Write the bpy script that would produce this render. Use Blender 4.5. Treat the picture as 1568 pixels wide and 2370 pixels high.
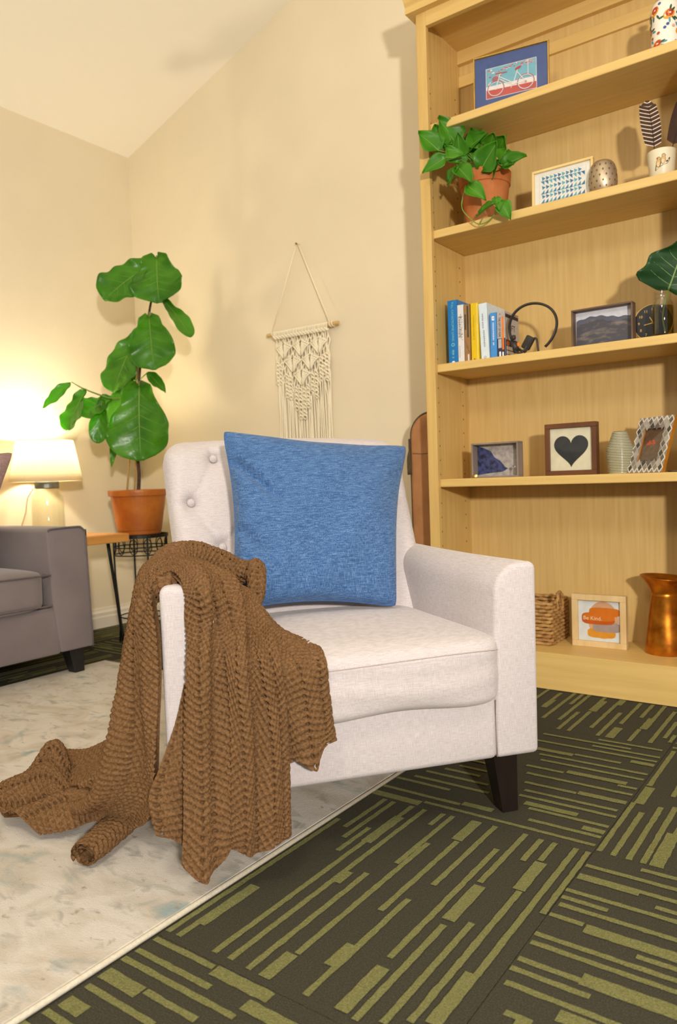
import bpy, bmesh, math, random
import numpy as np
from mathutils import Vector, Matrix

# ------------------------------------------------------------------ reset
for o in list(bpy.data.objects):
    bpy.data.objects.remove(o)
scene = bpy.context.scene
COL = scene.collection
random.seed(7)
RNG = np.random.default_rng(11)
PI = math.pi

# ------------------------------------------------------------------ camera
FPX = 1735.4                       # focal length in pixels of the 1568 x 2370 frame
CAM = np.array([0.0, 0.0, 0.70])
CR = np.array([0.81011007, 0.58530833, -0.03370194])
CU = np.array([0.00219485, 0.0544564, 0.99851374])
CF = np.array([-0.5862737, 0.80898001, -0.04283102])
cam_data = bpy.data.cameras.new('camera')
cam_data.sensor_fit = 'VERTICAL'
cam_data.sensor_height = 36.0
cam_data.sensor_width = 36.0 * 1568 / 2370
cam_data.lens = FPX / 2370 * 36.0
cam_data.clip_start = 0.02
cam_data.dof.use_dof = True
cam_data.dof.focus_distance = 1.62
cam_data.dof.aperture_fstop = 5.0
cam = bpy.data.objects.new('camera', cam_data)
COL.objects.link(cam)
cam.matrix_world = Matrix(((CR[0], CU[0], -CF[0], CAM[0]), (CR[1], CU[1], -CF[1], CAM[1]),
                           (CR[2], CU[2], -CF[2], CAM[2]), (0, 0, 0, 1)))
scene.camera = cam

# ------------------------------------------------------------------ light
world = bpy.data.worlds.new('world')
scene.world = world
world.use_nodes = True
world.node_tree.nodes['Background'].inputs[0].default_value = (1.0, 0.95, 0.87, 1)
world.node_tree.nodes['Background'].inputs[1].default_value = 0.40

def area_light(name, loc, target, size, power, color):
    d = bpy.data.lights.new(name, 'AREA')
    d.shape = 'DISK'; d.size = size; d.energy = power; d.color = color
    o = bpy.data.objects.new(name, d); COL.objects.link(o)
    o.location = loc
    o.rotation_euler = (Vector(target) - Vector(loc)).to_track_quat('-Z', 'Y').to_euler()
    return o
area_light('key_light', (1.55, -1.15, 1.38), (-0.9, 1.9, 0.8), 0.20, 104, (1.0, 0.94, 0.88))
fill_l = bpy.data.lights.new('room_fill_light', 'POINT'); fill_l.energy = 46; fill_l.color = (1.0, 0.93, 0.82); fill_l.shadow_soft_size = 0.22  # unseen fill light, added to brighten the ceiling and upper walls
fill_o = bpy.data.objects.new('room_fill_light', fill_l); COL.objects.link(fill_o); fill_o.location = (-0.35, -0.25, 2.35)
scene.view_settings.view_transform = 'Standard'
scene.view_settings.look = 'None'
scene.view_settings.gamma = 1.0
scene.view_settings.use_curve_mapping = False
scene.view_settings.exposure = 0.26

# ------------------------------------------------------------------ colour + materials
def lin(c):
    if isinstance(c, str):
        c = tuple(int(c[i:i + 2], 16) for i in (0, 2, 4))
    return tuple(((v / 255) / 12.92 if v / 255 <= 0.04045 else ((v / 255 + 0.055) / 1.055) ** 2.4) for v in c) + (1.0,)

MATS = {}
def mat(name, col, rough=0.6, metal=0.0, col2=None, scale=20.0, stretch=(1, 1, 1), bump=0.0, bscale=None,
        bstretch=None, detail=4.0, contrast=(0.35, 0.65), trans=0.0, emit=0.0, spec=0.5, sheen=0.0, ior=1.45, sss=0.0, bdist=0.002):
    if name in MATS:
        return MATS[name]
    m = bpy.data.materials.new(name)
    m.use_nodes = True
    nt = m.node_tree; N = nt.nodes; L = nt.links
    b = N['Principled BSDF']
    b.inputs['Base Color'].default_value = lin(col)
    b.inputs['Roughness'].default_value = rough
    b.inputs['Metallic'].default_value = metal
    b.inputs['Specular IOR Level'].default_value = spec
    b.inputs['IOR'].default_value = ior
    if trans: b.inputs['Transmission Weight'].default_value = trans
    if sheen: b.inputs['Sheen Weight'].default_value = sheen
    if sss:
        b.inputs['Subsurface Weight'].default_value = sss
        b.inputs['Subsurface Radius'].default_value = (0.01, 0.01, 0.01)
    if emit:
        b.inputs['Emission Color'].default_value = lin(col)
        b.inputs['Emission Strength'].default_value = emit
    tc = None
    def noise(sc, st):
        nonlocal tc
        if tc is None: tc = N.new('ShaderNodeTexCoord')
        mp = N.new('ShaderNodeMapping'); mp.inputs['Scale'].default_value = st
        L.new(tc.outputs['Object'], mp.inputs['Vector'])
        t = N.new('ShaderNodeTexNoise'); t.inputs['Scale'].default_value = sc
        t.inputs['Detail'].default_value = detail
        L.new(mp.outputs[0], t.inputs['Vector'])
        return t
    if col2 is not None:
        t = noise(scale, stretch)
        r = N.new('ShaderNodeValToRGB')
        r.color_ramp.elements[0].position = contrast[0]; r.color_ramp.elements[1].position = contrast[1]
        r.color_ramp.elements[0].color = lin(col); r.color_ramp.elements[1].color = lin(col2)
        L.new(t.outputs['Fac'], r.inputs['Fac'])
        L.new(r.outputs['Color'], b.inputs['Base Color'])
    if bump:
        t = noise(bscale or scale, bstretch or stretch)
        bp = N.new('ShaderNodeBump'); bp.inputs['Strength'].default_value = bump
        bp.inputs['Distance'].default_value = bdist
        L.new(t.outputs['Fac'], bp.inputs['Height'])
        L.new(bp.outputs['Normal'], b.inputs['Normal'])
    MATS[name] = m
    return m

def weave_mat(name, base, dark, light, s=900.0, slub=1.0, bump=0.25):
    """woven cloth: two crossed stretched noises for threads, a third for pale slubs"""
    if name in MATS: return MATS[name]
    m = bpy.data.materials.new(name); m.use_nodes = True
    nt = m.node_tree; N = nt.nodes; L = nt.links
    b = N['Principled BSDF']; b.inputs['Roughness'].default_value = 0.9
    b.inputs['Sheen Weight'].default_value = 0.15
    b.inputs['Specular IOR Level'].default_value = 0.2
    tc = N.new('ShaderNodeTexCoord')
    def nz(st, sc, det=2.0):
        mp = N.new('ShaderNodeMapping'); mp.inputs['Scale'].default_value = st
        L.new(tc.outputs['Object'], mp.inputs['Vector'])
        t = N.new('ShaderNodeTexNoise'); t.inputs['Scale'].default_value = sc; t.inputs['Detail'].default_value = det
        L.new(mp.outputs[0], t.inputs['Vector']); return t
    h = nz((0.07, 0.07, 1.0), s); v = nz((1.0, 1.0, 0.07), s)
    add = N.new('ShaderNodeMath'); add.operation = 'ADD'
    L.new(h.outputs['Fac'], add.inputs[0]); L.new(v.outputs['Fac'], add.inputs[1])
    r = N.new('ShaderNodeMapRange'); r.inputs['From Min'].default_value = 0.75; r.inputs['From Max'].default_value = 1.25
    L.new(add.outputs[0], r.inputs['Value'])
    cr = N.new('ShaderNodeValToRGB')
    e = cr.color_ramp.elements
    e[0].color = lin(dark); e[1].color = lin(light); e[0].position = 0.0; e[1].position = 1.0
    k = cr.color_ramp.elements.new(0.5); k.color = lin(base)
    L.new(r.outputs[0], cr.inputs['Fac'])
    L.new(cr.outputs['Color'], b.inputs['Base Color'])
    bp = N.new('ShaderNodeBump'); bp.inputs['Strength'].default_value = bump; bp.inputs['Distance'].default_value = 0.0006
    L.new(add.outputs[0], bp.inputs['Height']); L.new(bp.outputs['Normal'], b.inputs['Normal'])
    MATS[name] = m
    return m

def wood_mat(name, a, bcol, axis='Z', scale=9.0, rough=0.45, fine=1.0):
    st = {'X': (0.06, 1, 1), 'Y': (1, 0.06, 1), 'Z': (1, 1, 0.05)}[axis]
    st = tuple(v * fine for v in st)
    return mat(name, a, rough=rough, col2=bcol, scale=scale * 7, stretch=st, detail=5, contrast=(0.30, 0.75), bump=0.03)

# ------------------------------------------------------------------ mesh helpers
def mesh_obj(name, V, F, mats, parent=None, smooth=False, mi=None, loc=None):
    me = bpy.data.meshes.new(name)
    V = np.asarray(V, dtype=np.float32).reshape(-1, 3)
    me.from_pydata(V.tolist(), [], [list(map(int, f)) for f in F])
    if not isinstance(mats, (list, tuple)): mats = [mats]
    for m in mats: me.materials.append(m)
    if mi is not None: me.polygons.foreach_set('material_index', np.asarray(mi, dtype=np.int32))
    if smooth: me.polygons.foreach_set('use_smooth', np.ones(len(F), dtype=bool))
    me.update()
    o = bpy.data.objects.new(name, me)
    COL.objects.link(o)
    if parent is not None: o.parent = parent
    if loc is not None: o.location = loc
    return o

def tag(o, label=None, cat=None, group=None, kind=None):
    if label: o['label'] = label
    if cat: o['category'] = cat
    if group: o['group'] = group
    if kind: o['kind'] = kind
    return o

def thing(name, label, cat, loc=(0, 0, 0), rz=0.0, group=None):
    o = bpy.data.objects.new(name, None)
    o.empty_display_size = 0.05
    COL.objects.link(o)
    o.location = loc; o.rotation_euler = (0, 0, rz)
    return tag(o, label, cat, group)

def join(*parts):
    V = []; F = []; n = 0
    for v, f in parts:
        v = np.asarray(v, float).reshape(-1, 3)
        V.append(v); F += [tuple(i + n for i in q) for q in f]; n += len(v)
    return np.vstack(V), F

def xf(vf, loc=(0, 0, 0), rot=None, scale=(1, 1, 1)):
    v = np.asarray(vf[0], float) * np.array(scale)
    if rot is not None:
        R = np.array(Matrix.Rotation(0, 3, 'X') if rot is None else rot.to_3x3() if hasattr(rot, 'to_3x3') else rot)
        v = v @ R.T
    return v + np.array(loc), vf[1]

def rotx(a): return Matrix.Rotation(a, 3, 'X')
def roty(a): return Matrix.Rotation(a, 3, 'Y')
def rotz(a): return Matrix.Rotation(a, 3, 'Z')

def box(x0, x1, y0, y1, z0, z1):
    V = [(x, y, z) for z in (z0, z1) for y in (y0, y1) for x in (x0, x1)]
    F = [(0, 2, 3, 1), (4, 5, 7, 6), (0, 1, 5, 4), (2, 6, 7, 3), (0, 4, 6, 2), (1, 3, 7, 5)]
    return np.array(V, float), F

def rbox(x0, x1, y0, y1, z0, z1, r=0.004, seg=2):
    bm = bmesh.new()
    V, F = box(x0, x1, y0, y1, z0, z1)
    vs = [bm.verts.new(v) for v in V]
    for f in F: bm.faces.new([vs[i] for i in f])
    bmesh.ops.bevel(bm, geom=list(bm.edges), offset=r, segments=seg, affect='EDGES', profile=0.5)
    bm.verts.index_update()
    out = (np.array([v.co[:] for v in bm.verts]), [tuple(v.index for v in f.verts) for f in bm.faces])
    bm.free()
    return out

def bevel_vf(vf, r, seg=2, angle=0.6):
    bm = bmesh.new()
    vs = [bm.verts.new(v) for v in vf[0]]
    for f in vf[1]: bm.faces.new([vs[i] for i in f])
    bmesh.ops.recalc_face_normals(bm, faces=bm.faces)
    ed = [e for e in bm.edges if len(e.link_faces) == 2 and e.calc_face_angle(0) > angle]
    bmesh.ops.bevel(bm, geom=ed, offset=r, segments=seg, affect='EDGES', profile=0.5)
    bm.verts.index_update()
    out = (np.array([v.co[:] for v in bm.verts]), [tuple(v.index for v in f.verts) for f in bm.faces])
    bm.free()
    return out

def lathe(prof, n=32, cap0=True, cap1=True):
    prof = [(max(r, 1e-5), z) for r, z in prof]
    V = []; F = []
    for r, z in prof:
        for k in range(n):
            a = 2 * PI * k / n
            V.append((r * math.cos(a), r * math.sin(a), z))
    m = len(prof)
    for i in range(m - 1):
        for k in range(n):
            k2 = (k + 1) % n
            F.append((i * n + k, i * n + k2, (i + 1) * n + k2, (i + 1) * n + k))
    if cap0: F.append(tuple(range(n - 1, -1, -1)))
    if cap1: F.append(tuple((m - 1) * n + k for k in range(n)))
    return np.array(V, float), F

def tube(pts, r, n=8, closed=False, cap=True):
    P = np.asarray(pts, float); m = len(P)
    rad = np.full(m, r, float) if np.isscalar(r) else np.asarray(r, float)
    T = np.zeros_like(P)
    if closed:
        T = np.roll(P, -1, 0) - np.roll(P, 1, 0)
    else:
        T[1:-1] = P[2:] - P[:-2]; T[0] = P[1] - P[0]; T[-1] = P[-1] - P[-2]
    T /= np.linalg.norm(T, axis=1)[:, None] + 1e-12
    a = np.array([0, 0, 1.0]) if abs(T[0][2]) < 0.9 else np.array([1.0, 0, 0])
    nrm = np.cross(T[0], a); nrm /= np.linalg.norm(nrm)
    V = []; F = []
    for i in range(m):
        nrm = nrm - T[i] * (nrm @ T[i]); nrm /= np.linalg.norm(nrm) + 1e-12
        bn = np.cross(T[i], nrm)
        for k in range(n):
            t = 2 * PI * k / n
            V.append(P[i] + rad[i] * (math.cos(t) * nrm + math.sin(t) * bn))
    R = m if closed else m - 1
    for i in range(R):
        j = (i + 1) % m
        for k in range(n):
            k2 = (k + 1) % n
            F.append((i * n + k, i * n + k2, j * n + k2, j * n + k))
    if cap and not closed:
        F.append(tuple(range(n - 1, -1, -1))); F.append(tuple((m - 1) * n + k for k in range(n)))
    return np.array(V), F

def prism(poly, y0, y1):
    """polygon in x,z extruded along y"""
    n = len(poly)
    V = [(x, y0, z) for x, z in poly] + [(x, y1, z) for x, z in poly]
    F = [tuple(range(n)), tuple(range(2 * n - 1, n - 1, -1))]
    F += [(i, i + n, (i + 1) % n + n, (i + 1) % n) for i in range(n)]
    return np.array(V, float), F

def grid_faces(nu, nv, off=0):
    i = np.arange(nu - 1)[:, None] * nv + np.arange(nv - 1)[None, :]
    i = i.ravel() + off
    return np.stack([i, i + 1, i + nv + 1, i + nv], 1)

def crmat(n, m):
    """Catmull-Rom weights: m samples over n control points"""
    W = np.zeros((m, n))
    for s in range(m):
        t = s / (m - 1) * (n - 1); k = min(int(t), n - 2); u = t - k
        w = (-0.5 * u + u * u - 0.5 * u ** 3, 1 - 2.5 * u * u + 1.5 * u ** 3, 0.5 * u + 2 * u * u - 1.5 * u ** 3, -0.5 * u * u + 0.5 * u ** 3)
        for d, c in zip((-1, 0, 1, 2), w):
            j = k + d
            if j < 0: W[s, 0] += 2 * c; W[s, 1] -= c
            elif j >= n: W[s, n - 1] += 2 * c; W[s, n - 2] -= c
            else: W[s, j] += c
    return W

def spline(pts, m):
    return crmat(len(pts), m) @ np.asarray(pts, float)

def arc(cx, cz, r, a0, a1, n):
    return [(cx + r * math.cos(a0 + (a1 - a0) * i / n), cz + r * math.sin(a0 + (a1 - a0) * i / n)) for i in range(n + 1)]

def ray(px, py):
    return (px - 784) / FPX * CR - (py - 1185) / FPX * CU + CF
def at_depth(px, py, t): return CAM + ray(px, py) * t
def at_Y(px, py, Y):
    d = ray(px, py); return CAM + d * (Y / d[1])

def flat(shapes, y=0.0, step=0.0003):
    """flat print: list of (polygon [(x,z)], material index); later shapes lie on top (towards -y)"""
    V = []; F = []; MI = []
    for k, (poly, m) in enumerate(shapes):
        n0 = len(V)
        V += [(x, y - step * k, z) for x, z in poly]
        F.append(tuple(range(n0, n0 + len(poly)))); MI.append(m)
    return np.array(V, float), F, MI

def flat_obj(name, shapes, mats, parent, y=0.0, step=0.00025):
    V, F, MI = flat(shapes, y, step)
    return mesh_obj(name, V, F, mats, parent, mi=MI)

def ell(cx, cz, rx, rz, n=20, a=0.0):
    ca, sa = math.cos(a), math.sin(a)
    return [(cx + rx * math.cos(t) * ca - rz * math.sin(t) * sa, cz + rx * math.cos(t) * sa + rz * math.sin(t) * ca)
            for t in [2 * PI * i / n for i in range(n)]]
def seg2(x0, z0, x1, z1, w):
    d = math.hypot(x1 - x0, z1 - z0); nx, nz = -(z1 - z0) / d * w / 2, (x1 - x0) / d * w / 2
    return [(x0 + nx, z0 + nz), (x0 - nx, z0 - nz), (x1 - nx, z1 - nz), (x1 + nx, z1 + nz)]
def rect(x0, x1, z0, z1): return [(x0, z0), (x1, z0), (x1, z1), (x0, z1)]
def ring2(cx, cz, rx, rz, w, n=28):
    out = []
    for i in range(n):
        a, b = 2 * PI * i / n, 2 * PI * (i + 1) / n
        out.append([(cx + rx * math.cos(a), cz + rz * math.sin(a)), (cx + rx * math.cos(b), cz + rz * math.sin(b)),
                    (cx + (rx - w) * math.cos(b), cz + (rz - w) * math.sin(b)), (cx + (rx - w) * math.cos(a), cz + (rz - w) * math.sin(a))])
    return out

def text_vf(s, size):
    c = bpy.data.curves.new('txt', 'FONT'); c.body = s; c.size = size; c.align_x = 'CENTER'; c.align_y = 'CENTER'
    c.resolution_u = 3
    o = bpy.data.objects.new('txt', c); COL.objects.link(o)
    dg = bpy.context.evaluated_depsgraph_get()
    me = bpy.data.meshes.new_from_object(o.evaluated_get(dg))
    V = np.array([v.co[:] for v in me.vertices]); F = [tuple(p.vertices) for p in me.polygons]
    bpy.data.objects.remove(o); bpy.data.curves.remove(c); bpy.data.meshes.remove(me)
    return V, F

def text_on(name, s, size, m, parent, loc, vertical=False, width=None):
    """text facing -y; vertical = reads top to bottom"""
    V, F = text_vf(s, size)
    if width:
        k = width / (V[:, 0].max() - V[:, 0].min()); V = V * np.array([k, 1, 1])
    W = np.zeros_like(V)
    if vertical: W[:, 0] = V[:, 1]; W[:, 2] = -V[:, 0]
    else: W[:, 0] = V[:, 0]; W[:, 2] = V[:, 1]
    W += np.array(loc)
    return mesh_obj(name, W, F, m, parent)

# ==================================================================== ROOM
YB = 2.616; XL = -3.171; ZC = 2.409; CS = 0.33
m_wall = mat('wall_paint', (224, 210, 180), rough=0.85, col2=(228, 214, 184), scale=3, bump=0.25, bscale=70, bdist=0.002)
m_ceil = mat('ceiling_paint', (248, 242, 226), rough=0.9, bump=0.15, bscale=80)
m_trim = mat('trim_paint', (222, 212, 192), rough=0.5, col2=(226, 216, 197), scale=8)

XR = 1.9; YN = -1.6
tag(mesh_obj('wall_back', *join(prism([(XL - 0.1, -0.01), (XR, -0.01), (XR, ZC + CS * (XR - XL)), (XL - 0.1, ZC - CS * 0.1)], YB, YB + 0.1)), m_wall), kind='structure')
tag(mesh_obj('wall_left', *box(XL - 0.1, XL, YN, YB, -0.01, ZC), m_wall), kind='structure')
cV = [(XL - 0.1, YN, ZC - CS * 0.1), (XR, YN, ZC + CS * (XR - XL)), (XR, YB + 0.1, ZC + CS * (XR - XL)), (XL - 0.1, YB + 0.1, ZC - CS * 0.1)]
cV = cV + [(x, y, z + 0.08) for x, y, z in cV]
tag(mesh_obj('ceiling', cV, [(0, 1, 2, 3), (7, 6, 5, 4), (0, 4, 5, 1), (1, 5, 6, 2), (2, 6, 7, 3), (3, 7, 4, 0)], m_ceil), kind='structure')

# baseboards with a moulded profile
prof = [(0, 0), (0.016, 0), (0.016, 0.052), (0.013, 0.060), (0.013, 0.075), (0.006, 0.086), (0.004, 0.098), (0, 0.098)]
bbV, bbF = prism(prof, YN, YB)
bbV = bbV + np.array([XL, 0, 0])
tag(mesh_obj('baseboard_left', bbV, bbF, m_trim), kind='structure')
V, F = prism([(-x, z) for x, z in prof], XL + 0.016, XR)
V = np.stack([V[:, 1], V[:, 0] + YB, V[:, 2]], 1)
tag(mesh_obj('baseboard_back', V, F, m_trim), kind='structure')

# floor: carpet tiles laid quarter-turn, each with its striped pile
m_cdark = mat('carpet_dark', (66, 63, 51), rough=1.0, col2=(84, 80, 66), scale=420, bump=0.9, bscale=500, bdist=0.004, spec=0.1, contrast=(0.4, 0.7))
m_cgreen = mat('carpet_green', (112, 111, 66), rough=1.0, col2=(142, 140, 92), scale=420, bump=0.9, bscale=500, bdist=0.004, spec=0.1, contrast=(0.35, 0.7))
m_sub = mat('subfloor', (60, 56, 48), rough=1.0, col2=(70, 66, 58), scale=30)
floor = tag(mesh_obj('floor', *box(XL - 0.1, XR, YN, YB + 0.1, -0.05, -0.008), m_sub), kind='structure')
TX, TY, TS = -0.4305, 1.357, 0.61
# measured stripes (lane, from, to, width) in millimetres for the tiles seen best
MEAS = {
 (-1, -1): [(131, 13, 473, 13), (154, 14, 59, 13), (159, 55, 187, 24), (163, 449, 603, 13), (186, 412, 601, 13), (207, 363, 472, 13), (231, 15, 603, 13), (234, 419, 545, 24), (262, 16, 602, 13), (268, 271, 312, 24), (304, 546, 605, 13), (300, 14, 325, 13), (326, 381, 605, 13), (338, 80, 478, 13), (332, 13, 76, 24), (378, 517, 611, 24), (382, 240, 513, 13), (404, 16, 293, 13), (396, 84, 142, 24), (418, 352, 609, 13), (458, 146, 525, 13), (462, 18, 123, 24), (481, 402, 612, 13), (486, 275, 392, 24), (487, 14, 260, 13), (514, 510, 604, 13), (521, 29, 288, 13), (541, 526, 604, 13), (545, 415, 521, 24), (549, 50, 412, 13), (575, 62, 179, 24), (581, 179, 604, 13), (604, 370, 603, 12), (100, 20, 600, 13), (66, 100, 420, 13), (36, 10, 500, 13)],
 (-1, -2): [(411, 128, 340, 13), (438, 133, 175, 26), (474, 132, 273, 13), (505, 129, 208, 26), (511, 212, 313, 13), (542, 125, 352, 13), (566, 127, 283, 13), (568, 346, 520, 24), (600, 128, 256, 13), (596, 260, 368, 24), (440, 300, 600, 13), (380, 100, 500, 13)],
 (-1, 0): [(13, 117, 238, 24), (25, 242, 606, 12), (53, 99, 313, 13), (62, 461, 606, 13), (61, 315, 384, 20), (84, 563, 606, 20), (108, 122, 260, 13), (112, 442, 606, 13), (132, 425, 538, 20), (137, 153, 340, 13), (163, 400, 606, 13), (176, 162, 321, 13), (193, 400, 600, 13), (212, 193, 284, 13), (234, 384, 502, 13), (239, 504, 606, 20), (246, 214, 288, 13), (286, 368, 606, 13), (322, 565, 606, 13), (330, 350, 440, 13), (340, 445, 580, 20), (380, 366, 606, 13), (415, 350, 606, 13), (448, 331, 423, 20), (455, 425, 536, 13), (478, 552, 606, 20), (505, 305, 606, 13), (536, 443, 606, 13), (560, 305, 532, 13), (588, 443, 600, 13), (410, 20, 300, 13), (470, 60, 280, 13), (540, 10, 260, 13), (340, 30, 320, 13), (290, 60, 330, 13)],
 (0, -1): [(134, 32, 69, 13), (166, 91, 260, 26), (189, 9, 156, 13), (222, 3, 115, 13), (247, 4, 95, 13), (252, 94, 216, 30), (293, 5, 308, 13), (317, 2, 304, 13), (342, 144, 299, 13), (369, 61, 192, 26), (377, 3, 57, 13), (412, 6, 284, 13), (435, 2, 77, 13), (460, 1, 274, 13), (484, 137, 269, 13), (513, 4, 106, 22), (517, 106, 262, 13), (555, 4, 254, 13), (590, 89, 247, 13), (60, 10, 300, 13), (95, 40, 320, 26)],
 (0, 0): [(8, 8, 250, 12), (14, 354, 600, 13), (18, 250, 347, 22), (34, 4, 211, 13), (61, 4, 256, 13), (86, 4, 271, 13), (108, 4, 147, 26), (112, 140, 420, 13), (70, 320, 600, 13), (140, 60, 360, 13), (170, 20, 300, 13)],
 (-1, 1): [(217, 190, 340, 13), (222, 174, 259, 20), (256, 77, 359, 13), (280, 240, 360, 13), (301, 85, 361, 13), (325, 6, 178, 13), (350, 208, 356, 13), (353, 6, 200, 13), (359, 204, 319, 20), (398, 60, 301, 13), (404, 298, 356, 22), (431, 6, 229, 13), (457, 131, 351, 13), (462, 6, 97, 24), (491, 212, 351, 13), (512, 6, 112, 13), (524, 203, 354, 13), (520, 116, 218, 22), (560, 18, 312, 13), (584, 72, 222, 13), (602, 45, 109, 12), (60, 20, 400, 13), (120, 60, 330, 13), (170, 100, 380, 13)],
}
def random_stripes():
    out = []; lane = 14
    while lane < 600:
        a = random.choice((6, 6, random.randint(20, 300))); b = random.choice((604, random.randint(a + 80, 604)))
        out.append((lane, a, min(b, 604), 13))
        if random.random() < 0.55:
            c = random.randint(a, max(a + 1, b - 100)); out.append((lane + 5, c, min(c + random.randint(60, 170), 604), 24))
        lane += random.choice((24, 30, 36, 44))
    return out
# carry the measured tiles on past the edge of the photograph
MEAS[(0, -1)] = [(l, a, b if b < 145 else random.randint(380, 604), w) for l, a, b, w in MEAS[(0, -1)]] + [s_ for s_ in random_stripes() if s_[0] < 125]
MEAS[(0, 0)] += [s_ for s_ in random_stripes() if s_[0] > 190]
MEAS[(-1, -2)] += [s_ for s_ in random_stripes() if s_[0] < 365] + [(l, 600 - k * 40, 604, 13) for k, l in enumerate((505, 535, 474, 411))]
for i in range(-5, 4):
    for j in range(-5, 3):
        x0, y0 = TX + i * TS, TY + j * TS
        x1, y1 = min(x0 + TS, XR), min(y0 + TS, YB)
        xa, ya = max(x0, XL), max(y0, YN)
        if x1 - xa < 0.02 or y1 - ya < 0.02: continue
        along_x = (i + j) % 2 != 0
        cx, cy = x0, y0
        V, F = box(xa - cx + 0.0006, x1 - cx - 0.0006, ya - cy + 0.0006, y1 - cy - 0.0006, -0.008, 0.0)
        V = list(map(tuple, V)); F = list(F); MI = [0] * 6
        lim = (xa - cx, x1 - cx, ya - cy, y1 - cy)
        for si, (lane, a, b, w) in enumerate(MEAS.get((i, j), None) or random_stripes()):
            lane, a, b, w = lane / 1000, a / 1000, b / 1000, (w - 2) / 2000
            lo, hi = (lim[0], lim[1]) if along_x else (lim[2], lim[3])
            l0, l1 = (lim[2], lim[3]) if along_x else (lim[0], lim[1])
            a, b = max(a, lo + 0.001), min(b, hi - 0.001)
            if b - a < 0.01 or lane - w < l0 or lane + w > l1: continue
            n = max(2, int((b - a) / 0.012))
            s = np.linspace(a, b, n + 1)
            e0 = lane - w + RNG.normal(0, 0.0004, n + 1); e1 = lane + w + RNG.normal(0, 0.0004, n + 1)
            k = len(V)
            for q in range(n + 1):
                zz = 0.0010 + 0.00003 * si
                for e in (e0[q], e1[q]):
                    V.append((s[q], e, zz) if along_x else (e, s[q], zz))
            for q in range(n):
                f = (k + 2 * q, k + 2 * q + 2, k + 2 * q + 3, k + 2 * q + 1)
                F.append(f if along_x else f[::-1]); MI.append(1)
        mesh_obj('carpet_tile', V, F, [m_cdark, m_cgreen], floor, mi=MI, loc=(cx, cy, 0))

# ==================================================================== BOOKCASE
YF = 2.325
bc = thing('bookcase', 'tall built-in maple bookcase with five open shelves and crown moulding', 'bookcase', (-1.289, YB, 0))
W_v = wood_mat('maple_vertical', (214, 180, 110), (200, 162, 92), 'Z', scale=13)
W_b = wood_mat('maple_back', (212, 179, 114), (198, 163, 98), 'Z', scale=13)
W_h = wood_mat('maple_horizontal', (222, 188, 116), (210, 174, 102), 'X', scale=9)
def bcx(x): return x + 1.289
def bcy(y): return y - YB
BX1 = 0.914
mesh_obj('side_panel', *rbox(0.006, 0.024, bcy(YF + 0.019), -0.001, 0, 2.36, 0.001, 1), W_v, bc)
mesh_obj('side_panel', *rbox(BX1 - 0.024, BX1 - 0.006, bcy(YF + 0.019), -0.001, 0, 2.36, 0.001, 1), W_v, bc)
mesh_obj('back_panel', *box(0.024, BX1 - 0.024, -0.009, -0.002, 0.0, 2.36), W_b, bc)
for x in (0.0, BX1 - 0.038):
    mesh_obj('stile', *rbox(x, x + 0.038, bcy(YF), bcy(YF + 0.0195), 0, 2.33, 0.0015, 2), W_v, bc)
mesh_obj('top_rail', *rbox(0.038, BX1 - 0.038, bcy(YF), bcy(YF + 0.0195), 2.231, 2.33, 0.0015, 2), W_h, bc)
mesh_obj('top_board', *box(0.024, BX1 - 0.024, bcy(YF + 0.0195), -0.009, 2.262, 2.28), W_h, bc)
mesh_obj('cleat', *rbox(0.024, BX1 - 0.024, -0.03, -0.009, 2.215, 2.262, 0.001, 1), W_h, bc)
mesh_obj('cleat', *rbox(0.024, BX1 - 0.024, -0.02, -0.009, 2.135, 2.175, 0.001, 1), W_h, bc)
cp = [(0, 2.279), (-0.026, 2.279), (-0.026, 2.30), (-0.034, 2.312), (-0.05, 2.35), (-0.056, 2.37), (0, 2.37)]
V, F = prism([(y + bcy(YF), z) for y, z in cp], -0.026, BX1 + 0.026)
V = np.stack([V[:, 1], V[:, 0], V[:, 2]], 1)
cr1 = (V, [f[::-1] for f in F])
V2, F2 = prism([(y, z) for y, z in cp], bcy(YF), -0.001)
crown = join(cr1, (V2, F2))
mesh_obj('crown_moulding', *crown, W_h, bc)
SH = [1.911, 1.550, 1.090, 0.690]
for z in SH:
    mesh_obj('shelf', *rbox(0.0245, BX1 - 0.0245, bcy(YF + 0.0198), -0.0095, z - 0.028, z, 0.003, 2), W_h, bc)
mesh_obj('bottom_shelf', *rbox(0.0245, BX1 - 0.0245, bcy(YF + 0.004), -0.0095, 0.101, 0.120, 0.001, 1), W_h, bc)
mesh_obj('kick_board', *rbox(0.0385, BX1 - 0.0385, bcy(YF - 0.001), bcy(YF + 0.0195), 0.002, 0.1195, 0.001, 1), W_h, bc)
# shelf-pin holes
m_dark = mat('hole_dark', (58, 40, 22), rough=0.9, col2=(70, 50, 28), scale=40)
parts = []
for sx, xx, ax in ((1, 0.0242, 1), (-1, BX1 - 0.0242, -1)):
    for yy in (bcy(YF + 0.045), -0.055):
        for k in range(36):
            z = 0.30 + 0.0508 * k
            if any(abs(z - s + 0.014) < 0.022 for s in SH) or z > 2.15: continue
            c = [(xx + ax * 0.0004, yy + 0.003 * math.cos(t), z + 0.003 * math.sin(t)) for t in [2 * PI * q / 8 for q in range(8)]]
            parts.append((c, [tuple(range(8)) if sx < 0 else tuple(range(7, -1, -1))]))
tag(mesh_obj('pin_holes', *join(*parts), m_dark, bc), kind='stuff')

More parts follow.
